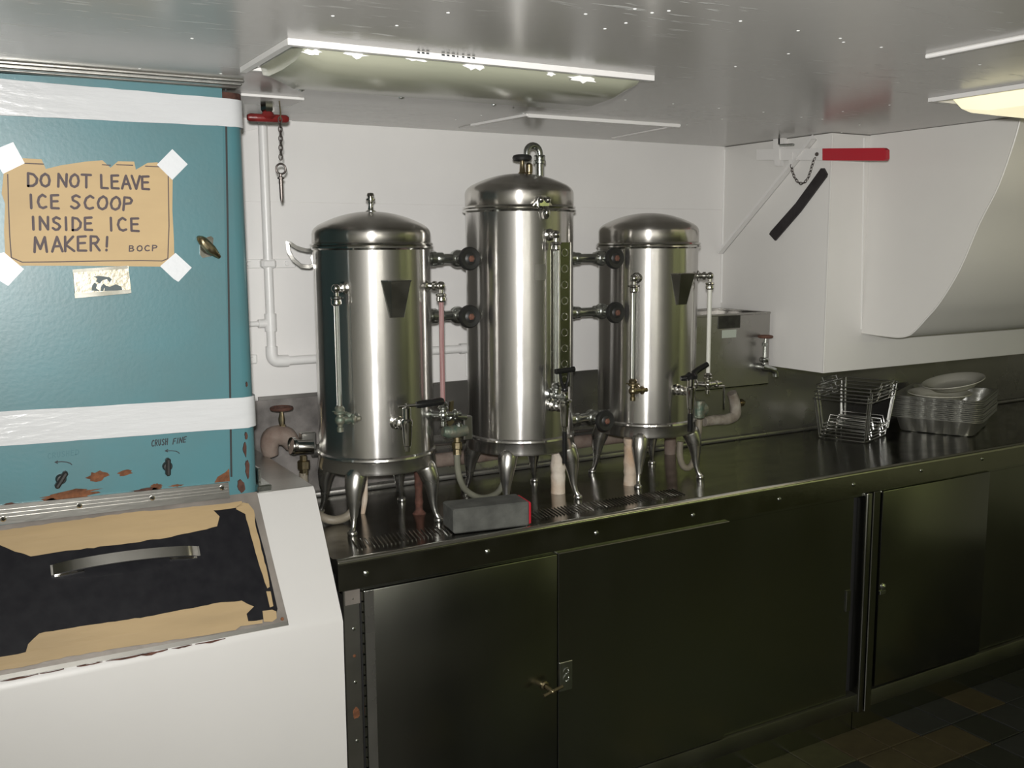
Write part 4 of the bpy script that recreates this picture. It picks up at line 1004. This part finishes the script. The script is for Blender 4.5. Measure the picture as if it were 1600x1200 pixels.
fx2 = thing('ceiling_light', 'lit yellowish ceiling light at the right edge near the hood', 'light', (2.4, 1.4, ZK), 'galley ceiling lights')
MB().box(2.046, 2.058, 1.10, 1.5629, ZK-.010, ZK-.0002).box(2.046, 3.45, 1.563, 1.575, ZK-.009, ZK-.0002).box(3.438, 3.45, 1.10, 1.5629, ZK-.010, ZK-.0002).box(2.0581, 3.4379, 1.10, 1.112, ZK-.010, ZK-.0002).to('flange', wall_white, fx2)
q = MB(); bm = q.bm; rows = []
pf = [(1.13, ZK-.004), (1.15, ZK-.03), (1.20, ZK-.05), (1.45, ZK-.05), (1.52, ZK-.035), (1.545, ZK-.004)]
for x, s in ((2.085, .2), (2.095, .8), (2.13, 1), (3.38, 1), (3.41, .2)): rows.append([bm.verts.new((x, y, ZK-(ZK-z)*s)) for y, z in pf])
for a, b in zip(rows, rows[1:]):
    for i in range(5): bm.faces.new((a[i], a[i+1], b[i+1], b[i]))
bm.faces.new(rows[0]); bm.faces.new(rows[-1][::-1])
q.to('lens', lens_lit, fx2, 40)

vp = thing('ceiling_hatch', 'flat white access panel in the ceiling above the middle urn', 'panel', (1.6, 2.4, ZK))
MB().prism([(1.315, 2.50, ZK-.002), (1.345, 2.245, ZK-.002), (1.84, 2.235, ZK-.002), (1.86, 2.585, ZK-.002), (1.315, 2.585, ZK-.002)], (0, 0, .002)).to('panel_sheet', ceil_m, vp, 0)
MB().tube([(1.345, 2.245, ZK-.003), (1.84, 2.235, ZK-.003)], 1., flat=(.006, .003, (0, 0, 1))).tube([(1.315, 2.50, ZK-.003), (1.345, 2.245, ZK-.003)], 1., flat=(.003, .006, (0, 0, 1)))\
    .tube([(1.84, 2.235, ZK-.003), (1.86, 2.585, ZK-.003)], 1., flat=(.002, .004, (0, 0, 1))).to('panel_frame', wall_white, vp, 0)

# ---- red T pull handle with chain and pin
ph = thing('pull_handle', 'dark red T shaped pull handle with chained pin under the ceiling', 'handle', (.676, 2.3, ZK))
MB().box(.60, .745, 2.24, 2.36, ZK-.006, ZK, .001).to('base_plate', wall_white, ph)
MB().lathe([(0, -.010), (.014, -.010), (.016, -.006), (.016, -.030), (.013, -.034), (0, -.034)], (.676, 2.3, ZK+.004), n=6).to('hex_nut', chrome, ph)
MB().tube([(.628, 2.3, 1.899), (.634, 2.3, 1.899), (.718, 2.3, 1.900), (.724, 2.3, 1.900)], [.006, .0092, .0092, .006], 14).lathe([(.012, -.006), (.017, 0), (.012, .01), (.011, .014)], (.676, 2.3, 1.903), n=14).to('grip', red_dark, ph)
def chain(pts, L, r, w):
    P, _ = spline([Vector(p) for p in pts], [1]*len(pts), 12); c = MB(); acc = [0]
    for a, b in zip(P, P[1:]): acc.append(acc[-1]+(b-a).length)
    n = int(acc[-1]/L)
    def at(s):
        for i in range(len(P)-1):
            if acc[i+1] >= s: return P[i].lerp(P[i+1], (s-acc[i])/max(1e-9, acc[i+1]-acc[i]))
        return P[-1]
    for k in range(n):
        a, b = at(k*L), at((k+1)*L); t = (b-a).normalized(); o = Vector((0, 1, 0)) if k % 2 else Vector((1, 0, 0))
        s = (o-t*o.dot(t)).normalized(); m_ = (a+b)/2
        c.tube([m_+t*(L*.68)*math.cos(2*PI*j/10)+s*w*math.sin(2*PI*j/10) for j in range(10)], r, 5, closed=True)
    return c
cp = aty(437, 172, 2.28); pe = aty(439, 255, 2.28)
MB().tube([(cp.x, 2.28, ZK-.006), (cp.x+.002, 2.28, 1.91), (cp.x, 2.28, 1.895)], .0016, 6).to('chain_hook', brass, ph)
chain([(cp.x, 2.28, 1.900), (cp.x, 2.28, 1.85), (pe.x, 2.28, pe.z+.002)], .0105, .0014, .0045).to('chain', chain_m, ph, kind='stuff')
pr_ = aty(439, 264, 2.28)
MB().torus(pr_, NY, .0115, .0024, 20, 8).to('pin_ring', chain_m, ph)
a, b = aty(438.5, 272, 2.28), aty(440.5, 316, 2.28)
MB().lathe([(.0035, 0), (.0035, .006), (.008, .008), (.008, .011), (.0048, .012), (.0042, .055), (.002, (b-a).length), (0, (b-a).length)], a, b-a, 10).to('locking_pin', chain_m, ph)

# ---- white pipework on the back wall
wp = thing('water_pipe', 'white painted water pipe with elbow on the wall left of the urns', 'pipe', (.76, YB, 1.3))
PY = YB-.022
def wq(x, y): return aty(x, y, PY)
top, mid, elb = wq(414, 150), wq(420, 410), wq(429, 553)
top.z = ZK; top.x = .763
xv = .761
MB().tube([(xv, PY, ZK-.001), (xv, PY, 1.325)], .0125, 14).to('riser', pipe_white, wp)
hz0 = wq(437, 563)
MB().tube([(xv, PY, 1.335), (xv, PY, 1.312), (xv+.005, PY, 1.300), (xv+.017, PY, 1.294), (xv+.045, PY, 1.293)], .0165, 14, smooth=4).to('elbow', pipe_white, wp, 60)
MB().tube([(xv+.03, PY, 1.293), (1.362, PY, 1.296)], .0125, 14).to('pipe_run', pipe_white, wp)
MB().tube([(1.362, PY, 1.296), (1.362, PY, 1.21)], .005, 8).lathe([(.016, -.012), (.016, .012)], (1.35, PY, 1.296), (1, 0, 0), 12).to('pipe_end', pipe_white, wp)
z = wq(423, 505).z
MB().lathe([(.0165, -.022), (.0165, .026)], (xv, PY, z), n=14).cyl((xv, PY, z), (xv-.034, PY, z), .0115).cyl((xv-.03, PY, z), (.55, PY, z-.004), .007).to('tee', pipe_white, wp)
z = wq(418, 412).z
MB().box(.60, .842, YB-.007, YB-.001, z-.0125, z+.0125, .002).box(xv-.02, xv+.02, YB-.037, YB-.005, z-.0125, z+.0125, .006).to('pipe_strap', pipe_white, wp)
for xx in (.713, .818): MB().lathe([(.008, 0), (.007, .004), (0, .005)], (xx, YB-.007, z), NY, 6).to('bolt', pipe_white, wp)
z = wq(397, 562).z
cb = tag(MB().box(.60, .724, YB-.012, YB-.001, z-.013, z+.013, .003).to('wall_bracket', pipe_white), 'small white bolted bracket on the wall beside the ice maker', 'bracket')
MB().lathe([(.008, 0), (.007, .004), (0, .005)], (.708, YB-.012, z), NY, 6).to('bolt', pipe_white, cb)

# ---- red sleeved lever by the duct, with chain
XLV = 2.372
lv = thing('valve_lever', 'white flat lever with bright red sleeve and chain near the ceiling by the duct', 'lever', tuple(atx(1215, 240, XLV)))
def lx(x, y, X=XLV): return atx(x, y, X)
def bar(x0, x1, ya0, ya1, yb0, yb1, th, name, m_, X=XLV):
    return MB().prism([lx(x0, ya0, X), lx(x1, yb0, X), lx(x1, yb1, X), lx(x0, ya1, X)], (th, 0, 0)).to(name, m_, lv, 0)
bar(1182, 1286, 233, 250, 232, 250, .008, 'lever_bar', wall_white)
rs = [lx(x, y, XLV-.004) for x, y in ((1285, 232), (1380, 231), (1384, 234), (1384, 248), (1381, 251), (1285, 250.5))]
MB().prism(rs, (.016, 0, 0)).to('grip_sleeve', red_paint, lv, 0, label='bright red rubber sleeve')
MB().prism([lx(1209, 226, XLV-.004), lx(1217, 226, XLV-.004), lx(1218, 259, XLV-.004), lx(1210, 259, XLV-.004)], (.018, 0, 0)).to('clamp', wall_white, lv)
pa = lx(1213, 230)
MB().prism([lx(1216, 215), lx(1222, 213), lx(1224, 224), lx(1216, 230)], (.02, 0, 0)).box(XLV, XLV+.02, pa.y-.015, pa.y+.015, pa.z-.004, ZK).to('hanger', wall_white, lv)
MB().cyl(lx(1219, 227, XLV-.01), lx(1240, 226, XLV-.01), .004).to('pivot_bolt', fitting, lv)
MB().prism([lx(1232, 238, XLV-.001), lx(1239, 238, XLV-.001), lx(1238, 262, XLV-.001), lx(1234, 262, XLV-.001)], (-.002, 0, 0)).to('chain_tab', wall_white, lv)
chain([lx(1236, 258, XLV-.004), lx(1241, 276, XLV-.004), lx(1251, 287, XLV-.004), lx(1262, 279, XLV-.004), lx(1271, 252, XLV-.004), lx(1276, 243, XLV-.004)], .0105, .0013, .004).to('chain', chain_m, lv, kind='stuff')
MB().lathe([(.006, 0), (.006, .004), (.003, .008), (0, .008)], lx(1277, 241, XLV), (-1, 0, 0), 8).to('chain_screw', chain_m, lv)
# black rubber strap on the duct side
st_ = [atx(x, y, XD) for x, y in ((1285, 263), (1289, 263), (1294, 272), (1293, 276), (1252, 331), (1213, 376), (1204, 366), (1206, 362), (1245, 318))]
tag(MB().prism(st_, (-.007, 0, 0)).to('rubber_strap', mat('strap', (.028, .022, .024), .5, var=.5, vscale=30, bump=.3, bscale=60), None, 0), 'black rubber strap fixed diagonally on the white duct side below the red lever', 'strap')
# white diagonal brace
br_ = [atx(x, y, XD) for x, y in ((1120, 389), (1123, 401), (1262, 241), (1277, 224), (1274, 216), (1252, 236))]
a, b = atx(1121, 396, XD), atx(1276, 218, XD); b.z = min(b.z, ZK-.002)
a.y = min(a.y, YB-.008)
dv = (b-a).normalized(); nn = dv.cross(Vector((1, 0, 0)))
tag(MB().obox((a+b)/2+Vector((-.013, 0, 0)), dv, (1, 0, 0), nn, (b-a).length/2, .012, .002).obox((a+b)/2+Vector((-.0025, 0, 0))+nn*.010, dv, (1, 0, 0), nn, (b-a).length/2, .002, .012).to('angle_brace', wall_white, None, 0), 'white diagonal angle iron brace against the duct side', 'brace')
